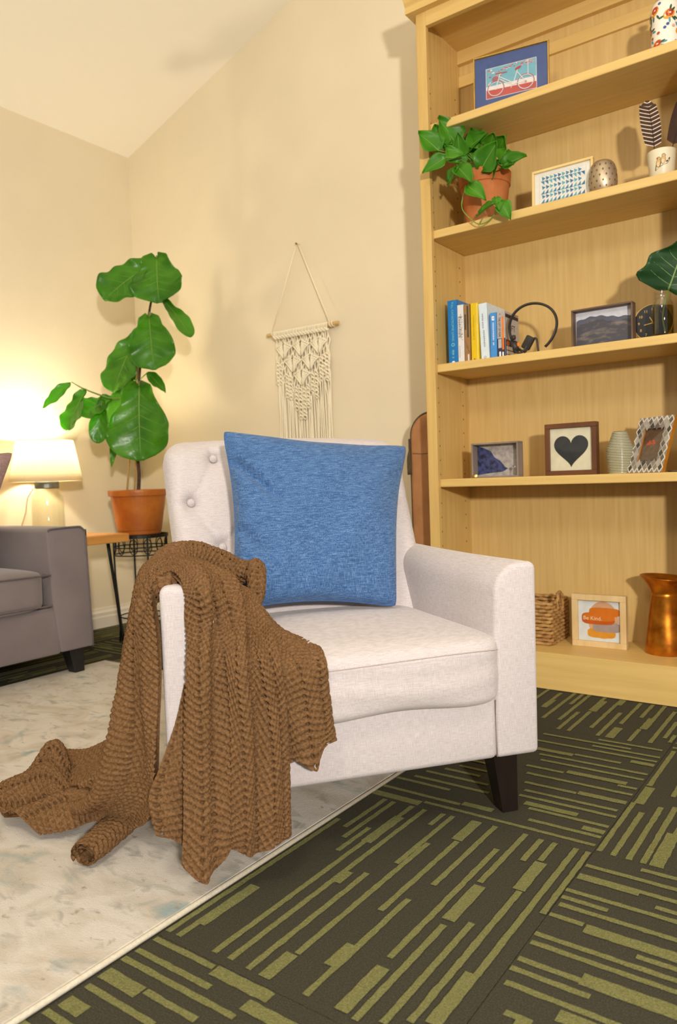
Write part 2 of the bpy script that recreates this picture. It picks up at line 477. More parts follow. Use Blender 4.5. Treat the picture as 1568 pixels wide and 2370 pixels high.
# ==================================================================== RUG
m_rug = bpy.data.materials.new('rug_pile'); m_rug.use_nodes = True
def build_rug(m):
    nt = m.node_tree; N = nt.nodes; L = nt.links; b = N['Principled BSDF']
    b.inputs['Roughness'].default_value = 0.95; b.inputs['Specular IOR Level'].default_value = 0.15
    tc = N.new('ShaderNodeTexCoord')
    def nz(sc, det=6.0, st=(1, 1, 1), dist=0.0):
        mp = N.new('ShaderNodeMapping'); mp.inputs['Scale'].default_value = st
        L.new(tc.outputs['Object'], mp.inputs['Vector'])
        t = N.new('ShaderNodeTexNoise'); t.inputs['Scale'].default_value = sc; t.inputs['Detail'].default_value = det
        t.inputs['Distortion'].default_value = dist
        L.new(mp.outputs[0], t.inputs['Vector']); return t
    def ramp(src, p0, p1):
        r = N.new('ShaderNodeMapRange'); r.inputs['From Min'].default_value = p0; r.inputs['From Max'].default_value = p1
        L.new(src.outputs['Fac'], r.inputs['Value']); return r
    def mix(a, c, fac):
        mx = N.new('ShaderNodeMix'); mx.data_type = 'RGBA'
        if isinstance(a, tuple): mx.inputs[6].default_value = a
        else: L.new(a, mx.inputs[6])
        mx.inputs[7].default_value = c
        L.new(fac.outputs[0], mx.inputs[0]); return mx.outputs[2]
    c = mix(lin((206, 198, 186)), lin((182, 170, 152)), ramp(nz(7, 8, (1, 1.6, 1), 1.0), 0.45, 0.72))
    c = mix(c, lin((166, 161, 150)), ramp(nz(15, 9, (1, 1.9, 1), 0.9), 0.56, 0.72))
    c = mix(c, lin((146, 160, 158)), ramp(nz(7, 8, (1, 1.4, 1), 0.9), 0.60, 0.74))
    c = mix(c, lin((150, 136, 116)), ramp(nz(45, 6, (1, 1.5, 1), 0.4), 0.64, 0.78))
    L.new(c, b.inputs['Base Color'])
    t = nz(420, 2)
    bp = N.new('ShaderNodeBump'); bp.inputs['Strength'].default_value = 0.5; bp.inputs['Distance'].default_value = 0.002
    L.new(t.outputs['Fac'], bp.inputs['Height']); L.new(bp.outputs['Normal'], b.inputs['Normal'])
build_rug(m_rug)
RX0, RX1, RY0, RY1 = -2.52, -0.921, -0.30, 1.853
rug = thing('area_rug', 'pale distressed area rug with faded teal flecks under the armchair', 'rug', ((RX0 + RX1) / 2, (RY0 + RY1) / 2, 0.0013))
hw, hd = (RX1 - RX0) / 2, (RY1 - RY0) / 2
mesh_obj('pile', *rbox(-hw + 0.004, hw - 0.004, -hd + 0.004, hd - 0.004, 0, 0.0085, 0.002, 1), m_rug, rug)
m_bind = mat('rug_binding', (208, 200, 180), rough=0.9, col2=(196, 186, 164), scale=200, bump=0.4, bscale=600)
for nm, p, q in (('binding', (hw, -hd), (hw, hd)), ('binding', (-hw, -hd), (-hw, hd)), ('binding', (-hw, hd), (hw, hd)), ('binding', (-hw, -hd), (hw, -hd))):
    mesh_obj(nm, *tube([(p[0], p[1], 0.0048), (q[0], q[1], 0.0048)], 0.0048, 8), m_bind, rug, smooth=True)

# ==================================================================== ARMCHAIR
ACH = math.radians(52)
CW = np.array([math.cos(ACH), math.sin(ACH), 0]); CBK = np.array([-math.sin(ACH), math.cos(ACH), 0])
CO = np.array([-0.565, 1.452, 0]) - CW * 0.37
def chair_world(l): return CO + CW * l[0] + CBK * l[1] + np.array([0, 0, l[2]])
def cp3(px, py, ly):
    """pixel to armchair coordinates at a given distance behind the chair's front"""
    d = ray(px, py); t = (ly - (CAM - CO) @ CBK) / (d @ CBK); P = CAM + t * d - CO
    return np.array([P @ CW, P @ CBK, P[2]])
m_linen = weave_mat('oatmeal_linen', (199, 189, 187), (187, 177, 174), (209, 200, 198), s=900, bump=0.3)
m_linen_btn = weave_mat('button_linen', (196, 186, 183), (182, 171, 167), (208, 199, 196), s=900)
m_blackwood = mat('espresso_wood', (24, 15, 13), rough=0.35, col2=(34, 22, 18), scale=30, stretch=(1, 1, 0.1))
m_seam = mat('seam_thread', (176, 162, 155), rough=0.9, col2=(186, 172, 164), scale=300)
ch = thing('armchair', 'oatmeal linen armchair with button-tufted back and dark tapered legs', 'armchair', CO, ACH)
# front rail and body
sbV, sbF = rbox(-0.276, 0.276, 0.0, 0.58, 0.13, 0.262, 0.012, 3)
sbV[:, 0] *= 1 - 0.125 * sbV[:, 1] / 0.48
mesh_obj('seat_base', sbV, sbF, m_linen, ch, smooth=True)
# arms: cross-section with a rounded inner top edge, extruded front to back
def arm(s):
    poly = [(0.37, 0.13), (0.372, 0.505)] + arc(0.357, 0.508, 0.015, 0, PI / 2, 4) + arc(0.338, 0.463, 0.060, PI / 2, PI, 8) + [(0.276, 0.40), (0.272, 0.13)]
    poly = [(s * x, z) for x, z in poly]
    if s > 0: poly = poly[::-1]
    n = len(poly); ys = [0.0, 0.12, 0.24, 0.36, 0.48, 0.58]
    V = []; F = []
    for y in ys:
        for x, z in poly:
            sag = 0.004 * math.sin(y / 0.58 * PI)
            k = max(0, (z - 0.40) / 0.12)
            V.append((x * (1 - 0.125 * y / 0.48), y, z - sag * k + 0.006 * k * (y / .58)))
    for i in range(len(ys) - 1):
        for k in range(n):
            k2 = (k + 1) % n
            F.append((i * n + k, i * n + k2, (i + 1) * n + k2, (i + 1) * n + k))
    F.append(tuple(range(n - 1, -1, -1))); F.append(tuple((len(ys) - 1) * n + k for k in range(n)))
    a = mesh_obj('arm', *bevel_vf((V, F), 0.011, 3, 0.9), m_linen, ch, smooth=True)
    # welt seam that runs around the front panel of the arm
    sp = [(s * x, -0.0005 + 0.006, z) for x, z in [(0.277, 0.14), (0.279, 0.40)] + arc(0.338, 0.463, 0.057, PI, PI / 2, 8) + [(0.357, 0.520)]]
    mesh_obj('seam', *tube([(p[0], 0.0125, p[2] + 0.0008) for p in sp[1:]], 0.0012, 6), m_seam, a, smooth=True)
    mesh_obj('seam', *tube([(s * 0.274, -0.0002, 0.135), (s * 0.274, -0.0002, 0.25)], 0.0013, 6), m_seam, a, smooth=True)
    return a
arm(1); arm(-1)

def soft_box(x0, x1, y0, y1, z0, z1, n=(28, 24, 12), p=6.0, puff=(0, 0, 0), fn=None):
    """superellipsoid-like cushion: rounded box whose faces bulge"""
    c = np.array([(x0 + x1) / 2, (y0 + y1) / 2, (z0 + z1) / 2]); h = np.array([x1 - x0, y1 - y0, z1 - z0]) / 2
    V = {}; pts = []; F = []
    nx, ny, nz = n
    def vid(i, j, k):
        if (i, j, k) not in V:
            q = np.array([2 * i / nx - 1, 2 * j / ny - 1, 2 * k / nz - 1])
            q = np.sin(q * PI / 2 * 0.999) * 0.35 + q * 0.65
            L = (np.abs(q) ** p).sum() ** (1 / p); u = q / L
            b = np.array([1 - q[1] ** 2, 1 - q[2] ** 2, 1 - q[0] ** 2]) * np.array([1 - q[2] ** 2, 1 - q[0] ** 2, 1 - q[1] ** 2])
            m = (np.abs(q) > 0.999)
            w = u * h + np.sign(u) * np.where(m, b, 0) * np.array(puff)
            V[(i, j, k)] = len(pts); pts.append(c + w)
        return V[(i, j, k)]
    for i in range(nx):
        for j in range(ny):
            F.append((vid(i, j, 0), vid(i, j + 1, 0), vid(i + 1, j + 1, 0), vid(i + 1, j, 0)))
            F.append((vid(i, j, nz), vid(i + 1, j, nz), vid(i + 1, j + 1, nz), vid(i, j + 1, nz)))
    for i in range(nx):
        for k in range(nz):
            F.append((vid(i, 0, k), vid(i + 1, 0, k), vid(i + 1, 0, k + 1), vid(i, 0, k + 1)))
            F.append((vid(i, ny, k), vid(i, ny, k + 1), vid(i + 1, ny, k + 1), vid(i + 1, ny, k)))
    for j in range(ny):
        for k in range(nz):
            F.append((vid(0, j, k), vid(0, j, k + 1), vid(0, j + 1, k + 1), vid(0, j + 1, k)))
            F.append((vid(nx, j, k), vid(nx, j + 1, k), vid(nx, j + 1, k + 1), vid(nx, j, k + 1)))
    P = np.array(pts)
    if fn is not None: P = fn(P)
    return P, F

def cush_fn(P):
    P = P.copy()
    x, y, z = P[:, 0], P[:, 1], P[:, 2]
    front = np.clip((0.10 - y) / 0.12, 0, 1)
    # crumpled lower edge and long soft creases across the front face
    P[:, 0] *= 1 - 0.125 * np.clip(y, 0, 1) / 0.48
    P[:, 1] += front * 0.0011 * np.sin(z * 120 + 9 * x * x + np.sin(x * 16))
    P[:, 2] += np.clip((0.30 - z) / 0.05, 0, 1) * front * (0.006 * np.sin(x * 9 + 1.0) + 0.003 * np.sin(x * 23))
    return P
seat = mesh_obj('seat_cushion', *soft_box(-0.292, 0.292, -0.030, 0.50, 0.243, 0.386, (56, 40, 22), 9.0, (0.004, 0.010, 0.014), cush_fn), m_linen, ch, smooth=True)
sx = np.linspace(-0.262, 0.262, 40)
mesh_obj('seam', *tube([(x, -0.034 - 0.009 * (1 - (x / 0.28) ** 2), 0.357 + 0.004 * math.sin(x * 8)) for x in sx], 0.0010, 6), m_seam, seat, smooth=True)

# tufted back: front surface with button dimples and pleats between them
BTN = [(-0.195, 0.765), (0.0, 0.765), (0.195, 0.765), (-0.262, 0.655), (-0.10, 0.655), (0.10, 0.655), (0.262, 0.655), (-0.195, 0.545), (0.0, 0.545), (0.195, 0.545)]
PL = [(0, 3), (0, 4), (1, 4), (1, 5), (2, 5), (2, 6), (3, 7), (4, 7), (4, 8), (5, 8), (5, 9), (6, 9)]
EDGE = [((-0.195, 0.765), (-0.205, 0.83)), ((0, 0.765), (0, 0.83)), ((0.195, 0.765), (0.205, 0.83)), ((-0.262, 0.655), (-0.33, 0.645)), ((0.262, 0.655), (0.33, 0.645))]
def back_surface():
    nu, nv = 110, 90
    V = []; F = []
    def dimple(x, z):
        d = 0
        for bx, bz in BTN:
            r = math.hypot(x - bx, z - bz); d += 0.022 * math.exp(-(r / 0.020) ** 2) + 0.012 * math.exp(-(r / 0.05) ** 2)
        segs = [(BTN[a], BTN[b]) for a, b in PL] + EDGE
        for (ax, az), (bx, bz) in segs:
            dx, dz = bx - ax, bz - az; t = max(0, min(1, ((x - ax) * dx + (z - az) * dz) / (dx * dx + dz * dz)))
            r = math.hypot(x - ax - t * dx, z - az - t * dz)
            d += 0.0045 * math.exp(-(r / 0.007) ** 2)
        return d
    rows = []
    def half(z): return 0.322 - 0.012 * max(0, min(1, (0.80 - z) / 0.28))
    for side in (0, 1):
        for j in range(nv + 1):
            b = j / nv
            for i in range(nu + 1):
                a = 2 * i / nu - 1
                zz = 0.30 + 0.515 * b
                H = half(zz)
                # rounded top corners
                x = a * H
                top = 0.808 + 0.012 * (1 - a * a)
                rc = 0.055
                ex = max(0, abs(x) - (H - rc))
                ztop = top - rc + math.sqrt(max(0, rc * rc - ex * ex))
                z = 0.30 + (ztop - 0.30) * b
                # thickness profile, thin at the rim
                e = min(1.0, min((1 - abs(a)) * H / 0.045, (ztop - z) / 0.045 if b < 1 else 0))
                prof = math.sqrt(max(0, 1 - (1 - e) ** 2))
                yc = 0.530 + 0.57 * (z - 0.52) - 0.020 * (abs(a) ** 3)
                if side == 0:
                    y = yc - 0.068 * prof + (dimple(x, z) * prof)
                else:
                    y = yc + (0.035 + 0.30 * max(0, 0.80 - z)) * prof
                V.append((x, y, z))
    n1 = (nu + 1) * (nv + 1)
    for side in (0, 1):
        for j in range(nv):
            for i in range(nu):
                q = (side * n1 + j * (nu + 1) + i, side * n1 + j * (nu + 1) + i + 1, side * n1 + (j + 1) * (nu + 1) + i + 1, side * n1 + (j + 1) * (nu + 1) + i)
                F.append(q if side == 0 else q[::-1])
    return V, F
back = mesh_obj('backrest', *back_surface(), m_linen, ch, smooth=True)
mesh_obj('back_base', *rbox(-0.308, 0.308, 0.50, 0.62, 0.13, 0.50, 0.012, 3), m_linen, ch, smooth=True)
for bx, bz in BTN:
    yb = 0.530 + 0.57 * (bz - 0.52) - 0.020 * (abs(bx) / 0.32) ** 3 - 0.068 + 0.024
    v = xf(lathe([(0.0095, -0.004), (0.0105, 0.0), (0.0095, 0.004), (0.006, 0.0065), (0.0, 0.0075)], 16, True, False), (0, 0, 0), rotx(PI / 2))
    mesh_obj('button', v[0], v[1], m_linen_btn, back, smooth=True, loc=(bx, yb, bz))
def leg(name, x, y, sx, sy, parent, m, top=0.056, bot=0.036, h=0.135, z0=0.0):
    """square leg, outer faces upright, inner faces tapering"""
    V = []
    for z, w in ((z0, bot), (h, top)):
        for a, b in ((0, 0), (1, 0), (1, 1), (0, 1)):
            V.append((x - sx * w * a, y + sy * w * b, z))
    return mesh_obj(name, *bevel_vf((V, [(0, 3, 2, 1), (4, 5, 6, 7), (0, 1, 5, 4), (1, 2, 6, 5), (2, 3, 7, 6), (3, 0, 4, 7)]), 0.002, 2), m, parent)
for sx_ in (1, -1):
    for yy, sy, xx in ((0.034, 1, 0.337), (0.60, -1, 0.290)):
        leg('leg', sx_ * xx, yy, sx_, sy, ch, m_blackwood, z0=0.0016 if (sx_ > 0 and sy > 0) else 0.0098)

# ==================================================================== BLUE CUSHION on the armchair
def pillow_vf(c4, thick, n=44, pinch=0.10, wr=0.0, seed=0):
    """c4: corners BL, BR, TR, TL; a stuffed square cushion with pointed corners"""
    BL, BR, TR, TL = [np.array(c, float) for c in c4]
    nrm = np.cross(BR - BL, TL - BL); nrm /= np.linalg.norm(nrm)
    V = []; F = []
    for side in (1, -1):
        for j in range(n + 1):
            for i in range(n + 1):
                a, b = i / n, j / n
                A, B = 2 * a - 1, 2 * b - 1
                # edges curve inwards between the corners
                a2 = a - pinch * 0.5 * A * (1 - B * B) * abs(A) ** 1.5
                b2 = b - pinch * 0.5 * B * (1 - A * A) * abs(B) ** 1.5
                k_ = 0.020 * abs(A * B) ** 9      # blunt the corners
                a2 -= k_ * A; b2 -= k_ * B
                P = (BL * (1 - a2) + BR * a2) * (1 - b2) + (TL * (1 - a2) + TR * a2) * b2
                t = ((1 - A * A) * (1 - B * B)) ** 0.42
                P = P + nrm * side * thick / 2 * t
                P = P + nrm * wr * (0.006 * math.sin(7 * a + 5 * b + seed) * t + 0.004 * math.sin(17 * a - 9 * b) * t)
                if wr and side > 0:
                    # pulled crease from the top-left corner and a slack fold near the left bottom
                    for (ax, bx, ex, ey, dp, wd) in ((0.02, 0.80, 0.24, 0.56, 0.030, 0.026), (0.02, 0.40, 0.14, 0.28, 0.018, 0.03), (0.98, 0.78, 0.82, 0.66, 0.004, 0.03)):
                        dx, dy = ex - ax, ey - bx; tt = max(0, min(1, ((a - ax) * dx + (b - bx) * dy) / (dx * dx + dy * dy)))
                        r = math.hypot(a - ax - tt * dx, b - bx - tt * dy)
                        P = P - nrm * dp * math.exp(-(r / wd) ** 2) * (1 - 0.7 * tt) * min(1, t * 2)
                V.append(P)
    n1 = (n + 1) ** 2
    for s in (0, 1):
        for j in range(n):
            for i in range(n):
                q = (s * n1 + j * (n + 1) + i, s * n1 + j * (n + 1) + i + 1, s * n1 + (j + 1) * (n + 1) + i + 1, s * n1 + (j + 1) * (n + 1) + i)
                F.append(q if s == 0 else q[::-1])
    edge = [(i, 0) for i in range(n)] + [(n, j) for j in range(n)] + [(i, n) for i in range(n, 0, -1)] + [(0, j) for j in range(n, 0, -1)]
    loop = [V[j * (n + 1) + i] for i, j in edge]
    return (np.array(V), F), loop
m_denim = weave_mat('blue_cushion_cloth', (66, 100, 146), (44, 74, 118), (100, 134, 176), s=850, bump=0.4)
m_denim2 = mat('blue_piping', (52, 88, 138), rough=0.9, col2=(66, 104, 154), scale=500, bump=0.3)
c4 = [cp3(534, 1416, 0.29), cp3(921, 1408, 0.31), cp3(946, 1029, 0.50), cp3(511, 993, 0.48)]
pc = (c4[0] + c4[1]) / 2
pil = thing('throw_pillow', 'square denim-blue woven cushion leaning on the back of the linen armchair', 'cushion', chair_world(pc), ACH)
(pv, pf), ploop = pillow_vf([c - pc for c in c4], 0.15, n=96, wr=1.0)
cov = mesh_obj('cover', pv, pf, m_denim, pil, smooth=True)
mesh_obj('seam', *tube(ploop, 0.0018, 6, closed=True), m_denim2, cov, smooth=True)
mesh_obj('zip_tab', *rbox(c4[2][0] - pc[0] - 0.036, c4[2][0] - pc[0] - 0.018, c4[2][1] - pc[1] - 0.008, c4[2][1] - pc[1] + 0.000, c4[2][2] - pc[2] - 0.016, c4[2][2] - pc[2] - 0.0095, 0.001, 1), m_dark, cov)

# ==================================================================== CROCHET THROW over the left arm
m_yarn = mat('brown_yarn', (98, 71, 45), rough=0.95, col2=(136, 102, 69), scale=260, bump=0.8, bscale=900, bdist=0.0015, spec=0.05, sheen=0.0, contrast=(0.3, 0.7))
BL_V = []; BL_F = []; BL_N = 0
def crochet(C, ds=0.0019, s0=0.0, t0=0.0, swap=False, amp=1.0, fold=0.0, fp=0.07, sgn=1.0):
    """control grid (rows, cols, 3) in armchair coordinates -> displaced crochet sheet.
    Columns run across the chevrons (s), rows run along the drop (t)."""
    global BL_N
    C = np.asarray(C, float)
    Lr = np.linalg.norm(np.diff(C, axis=0), axis=2).sum(0).mean(); Lc = np.linalg.norm(np.diff(C, axis=1), axis=2).sum(1).mean()
    nr, nc = max(8, int(Lr * 1.06 / ds)), max(8, int(Lc * 1.06 / ds))
    Wr, Wc = crmat(C.shape[0], nr), crmat(C.shape[1], nc)
    S = np.einsum('ar,rck,bc->abk', Wr, C, Wc)
    def normals(S):
        du = np.gradient(S, axis=1); dv = np.gradient(S, axis=0)
        n = np.cross(dv, du) * sgn; n /= np.linalg.norm(n, axis=2)[..., None] + 1e-12
        return n
    # arc-length coordinates
    sl = np.concatenate([np.zeros((nr, 1)), np.cumsum(np.linalg.norm(np.diff(S, axis=1), axis=2), 1)], 1)
    tl = np.concatenate([np.zeros((1, nc)), np.cumsum(np.linalg.norm(np.diff(S, axis=0), axis=2), 0)], 0)
    s = sl.mean(0)[None, :] * np.ones((nr, 1)) + s0
    t = tl.mean(1)[:, None] * np.ones((1, nc)) + t0
    N0 = normals(S)
    if fold:
        tn = t / t.max(); w_f = np.clip(np.abs(tn - 0.52) / 0.16, 0, 1) ** 1.5
        wv = np.sin(2 * PI * (s / fp + 0.30 * np.sin(t * 5.0)))
        S = S + N0 * (fold * w_f * (wv + 0.35 * np.sin(4 * PI * (s / fp) + 1.0 + t * 6)))[..., None]
        N0 = normals(S)
    P = 0.078; A = 0.017; rh = 0.0125; sw = 0.0098
    ph = s / P; tri = np.abs((ph % 1.0) - 0.5) * 2
    tp = t + A * tri
    row = tp / rh; fr = row % 1.0; irow = np.floor(row)
    st = s / sw + 0.5 * (irow % 2) + 0.35 * fr * np.where((ph % 1.0) < 0.5, 1, -1); fs = st % 1.0
    ridge = 0.5 + 0.5 * np.cos(2 * PI * (fr - 0.3))
    post = 0.5 + 0.5 * np.cos(2 * PI * (fs - 0.5))
    h = 0.0017 * ridge + 0.0014 * post + 0.0010 * np.cos(2 * PI * (2 * fs + fr)) * (1 - ridge)
    # gaps between stitches, larger eyelets in the chevron valleys and peaks
    gap = np.exp(-(((fr - 0.78 + (fr < 0.28)) / 0.17) ** 2 + ((fs - 0.0 - (fs > 0.5)) / 0.20) ** 2))
    dv = np.minimum(np.abs((ph % 1.0) - 0.5), np.minimum(ph % 1.0, 1 - (ph % 1.0)))
    eye = np.exp(-((dv * P / 0.0042) ** 2 + ((fr - 0.78) / 0.30) ** 2))
    h = h - 0.0046 * gap - 0.0060 * eye
    hole = (gap > 0.80) | (eye > 0.55)
    h += 0.0012 * np.sin(s * 61 + t * 37) * np.sin(t * 53 - s * 29) + RNG.normal(0, 0.00022, h.shape)
    ei = np.minimum(np.arange(nr), np.arange(nr)[::-1])[:, None] * ds; ej = np.minimum(np.arange(nc), np.arange(nc)[::-1])[None, :] * ds
    h *= amp * (0.35 + 0.65 * np.clip(np.minimum(ei, ej) / 0.008, 0, 1))
    back_ = (S - N0 * 0.0085)[::6, ::6]
    S = S + N0 * h[..., None]
    F_ = grid_faces(nr, nc, 0)
    keep = hole.ravel()[F_].sum(1) < 3
    BL_V.append(S.reshape(-1, 3)); BL_F.append(F_[keep] + BL_N); BL_N += nr * nc
    BL_V.append(back_.reshape(-1, 3)); BL_F.append(grid_faces(back_.shape[0], back_.shape[1], BL_N)); BL_N += back_.shape[0] * back_.shape[1]

q = cp3
main = [
 # floor outside the arm, up its outer face
 [(-.610, .225, .018), (-.655, .265, .050), (-.700, .330, .055), (-.722, .400, .060), (-.722, .450, .040), (-.705, .50, .018)],
 [(-.555, .215, .022), (-.600, .265, .075), (-.645, .320, .045), (-.655, .385, .090), (-.655, .450, .060), (-.640, .52, .060)],
 [(-.500, .225, .030), (-.540, .270, .085), (-.590, .325, .050), (-.600, .385, .100), (-.600, .450, .120), (-.600, .53, .090)],
 [(-.430, .150, .050), (-.480, .175, .055), (-.540, .230, .060), (-.520, .290, .050), (-.560, .370, .055), (-.530, .47, .105)],
 [(-.395, .050, .110), (-.432, .085, .120), (-.500, .140, .115), (-.440, .210, .100), (-.490, .290, .105), (-.462, .39, .160)],
 [(-.386, .005, .210), (-.412, .045, .215), (-.472, .105, .210), (-.415, .170, .210), (-.460, .250, .200), (-.425, .33, .210)],
 [(-.382, -.004, .330), (-.408, .045, .335), (-.452, .105, .335), (-.408, .165, .340), (-.445, .240, .335), (-.415, .32, .330)],
 [(-.382, -.006, .445), (-.405, .050, .455), (-.425, .110, .455), (-.405, .175, .455), (-.422, .245, .450), (-.405, .33, .440)],
 [(-.384, .020, .520), (-.394, .085, .532), (-.396, .145, .540), (-.394, .210, .535), (-.390, .290, .528), (-.385, .36, .520)],
 [(-.352, .030, .548), (-.345, .095, .556), (-.338, .155, .562), (-.330, .225, .560), (-.320, .300, .552), (-.300, .37, .545)],
 # over the top, down the inside and the front of the chair
 [q(420, 1336, .0), q(447, 1320, .03), q(482, 1318, .08), q(514, 1328, .12), q(545, 1346, .16), q(570, 1366, .19)],
 [q(428, 1376, -.026), q(464, 1370, -.022), q(502, 1370, .01), q(537, 1380, .05), q(566, 1393, .09), q(592, 1403, .12)],
 [q(431, 1440, -.030), q(469, 1438, -.020), q(510, 1438, .0), q(550, 1440, .025), q(582, 1446, .05), q(612, 1450, .07)],
 [q(430, 1530, -.044), q(472, 1535, -.058), q(516, 1525, -.052), q(560, 1530, -.060), q(602, 1522, -.055), q(642, 1515, -.050)],
 [q(430, 1655, -.052), q(478, 1660, -.070), q(526, 1650, -.060), q(576, 1655, -.074), q(622, 1640, -.066), q(662, 1630, -.062)],
 [q(430, 1785, -.062), q(480, 1790, -.084), q(531, 1780, -.070), q(583, 1780, -.086), q(631, 1765, -.074), q(674, 1755, -.066)],
 [q(430, 1900, -.075), q(482, 1906, -.098), q(532, 1890, -.082), q(585, 1893, -.096), q(633, 1876, -.082), q(679, 1862, -.070)],
 [q(424, 2004, -.085), q(482, 2050, -.112), q(531, 1965, -.090), q(586, 1988, -.100), q(636, 1953, -.086), q(682, 1938, -.074)],
]
crochet(main, fold=0.010, fp=0.125)
# panel that lies over the seat cushion and hangs beside the front panel
side = [
 [q(545, 1392, .16), q(560, 1398, .17), q(578, 1402, .17), q(592, 1404, .18), q(604, 1400, .19)],
 [q(570, 1432, .09), q(592, 1440, .11), q(615, 1446, .13), q(636, 1450, .14), q(652, 1452, .16)],
 [q(600, 1490, .0), q(635, 1492, .02), q(668, 1490, .03), q(700, 1486, .04), q(728, 1484, .05)],
 [q(622, 1545, -.048), q(660, 1545, -.052), q(695, 1540, -.046), q(728, 1532, -.048), q(756, 1526, -.042)],
 [q(634, 1630, -.050), q(672, 1630, -.060), q(708, 1625, -.050), q(740, 1620, -.056), q(769, 1610, -.046)],
 [q(646, 1715, -.046), q(684, 1712, -.060), q(718, 1705, -.048), q(750, 1690, -.054), q(777, 1670, -.046)],
 [q(660, 1768, -.044), q(694, 1768, -.058), q(732, 1782, -.048), q(752, 1730, -.052), q(785, 1716, -.044)],
]
crochet(side, s0=0.02, fold=0.006, fp=0.09)
# flap of the underside that shows behind the front panel
flap = [
 [q(426, 1585, -.012), q(436, 1585, -.014), q(450, 1585, -.016)],
 [q(404, 1680, -.016), q(425, 1680, -.022), q(450, 1680, -.022)],
 [q(366, 1785, -.024), q(405, 1785, -.038), q(450, 1790, -.030)],
 [q(345, 1840, -.030), q(395, 1850, -.048), q(450, 1860, -.036)],
 [q(352, 1900, -.036), q(400, 1905, -.056), q(450, 1915, -.042)],
 [q(362, 1935, -.040), q(402, 1945, -.058), q(450, 1975, -.046)],
]
crochet(flap, s0=0.03)
def roll(center, rad, squash=1.0, turns=1.0, n=14, ds=0.0019, s0=0.0, shrink=0.0, rsgn=1.0):
    """sheet rolled around a centre line (armchair coordinates)"""
    P = spline(center, 14); R = np.interp(np.linspace(0, 1, 14), np.linspace(0, 1, len(rad)), rad)
    T = np.gradient(P, axis=0); T /= np.linalg.norm(T, axis=1)[:, None]
    up = np.array([0, 0, 1.0]); G = []
    for p_, t_, r_ in zip(P, T, R):
        a = np.cross(t_, up); a /= np.linalg.norm(a) + 1e-9; b = np.cross(a, t_)
        ringp = []
        for k in range(n + 1):
            th = 2 * PI * turns * k / n - 0.6; rr = r_ * (1 - shrink * k / n)
            ringp.append(p_ + rr * (math.cos(th) * a + squash * math.sin(th) * b))
        G.append(ringp)
    crochet(G, ds=ds, s0=s0, sgn=rsgn)
roll([q(338, 1372, .10), q(362, 1326, .16), q(400, 1290, .24), q(452, 1284, .28), q(505, 1300, .29), q(552, 1322, .27), q(584, 1322, .24)], [.010, .024, .030, .028, .027, .026, .020], 0.95)
roll([q(565, 1322, .25), q(590, 1318, .24), q(594, 1345, .22), q(594, 1380, .20), q(597, 1402, .18)], [.010, .022, .018, .016, .005], 1.1)
roll([q(318, 1470, .05), q(330, 1415, .05), q(352, 1372, .05), q(388, 1342, .05), q(430, 1332, .07), q(478, 1345, .11), q(520, 1372, .13), q(550, 1410, .12)], [.004, .016, .020, .021, .021, .019, .015, .004], 0.9)
# rolled hem lying on the rug
roll([(-.400, .300, .030), (-.440, .215, .034), (-.480, .145, .034), (-.522, .080, .032)], [.026, .034, .033, .029], 0.85, turns=1.35, n=20, shrink=0.45)
bv = np.vstack(BL_V); bf = np.vstack(BL_F)
bv[:, 2] = np.maximum(bv[:, 2], 0.0105 + 0.002 * RNG.random(len(bv)))
me = bpy.data.meshes.new('throw_blanket')
me.vertices.add(len(bv)); me.vertices.foreach_set('co', bv.astype(np.float32).ravel())
me.loops.add(len(bf) * 4); me.loops.foreach_set('vertex_index', bf.astype(np.int32).ravel())
me.polygons.add(len(bf)); me.polygons.foreach_set('loop_start', (np.arange(len(bf)) * 4).astype(np.int32))
me.polygons.foreach_set('use_smooth', np.ones(len(bf), dtype=bool))
me.update(calc_edges=True); me.validate()
me.materials.append(m_yarn)
throw = bpy.data.objects.new('throw_blanket', me); COL.objects.link(throw)
throw.location = CO; throw.rotation_euler = (0, 0, ACH)
tag(throw, 'brown chevron crochet throw draped over an arm of the linen armchair', 'blanket')

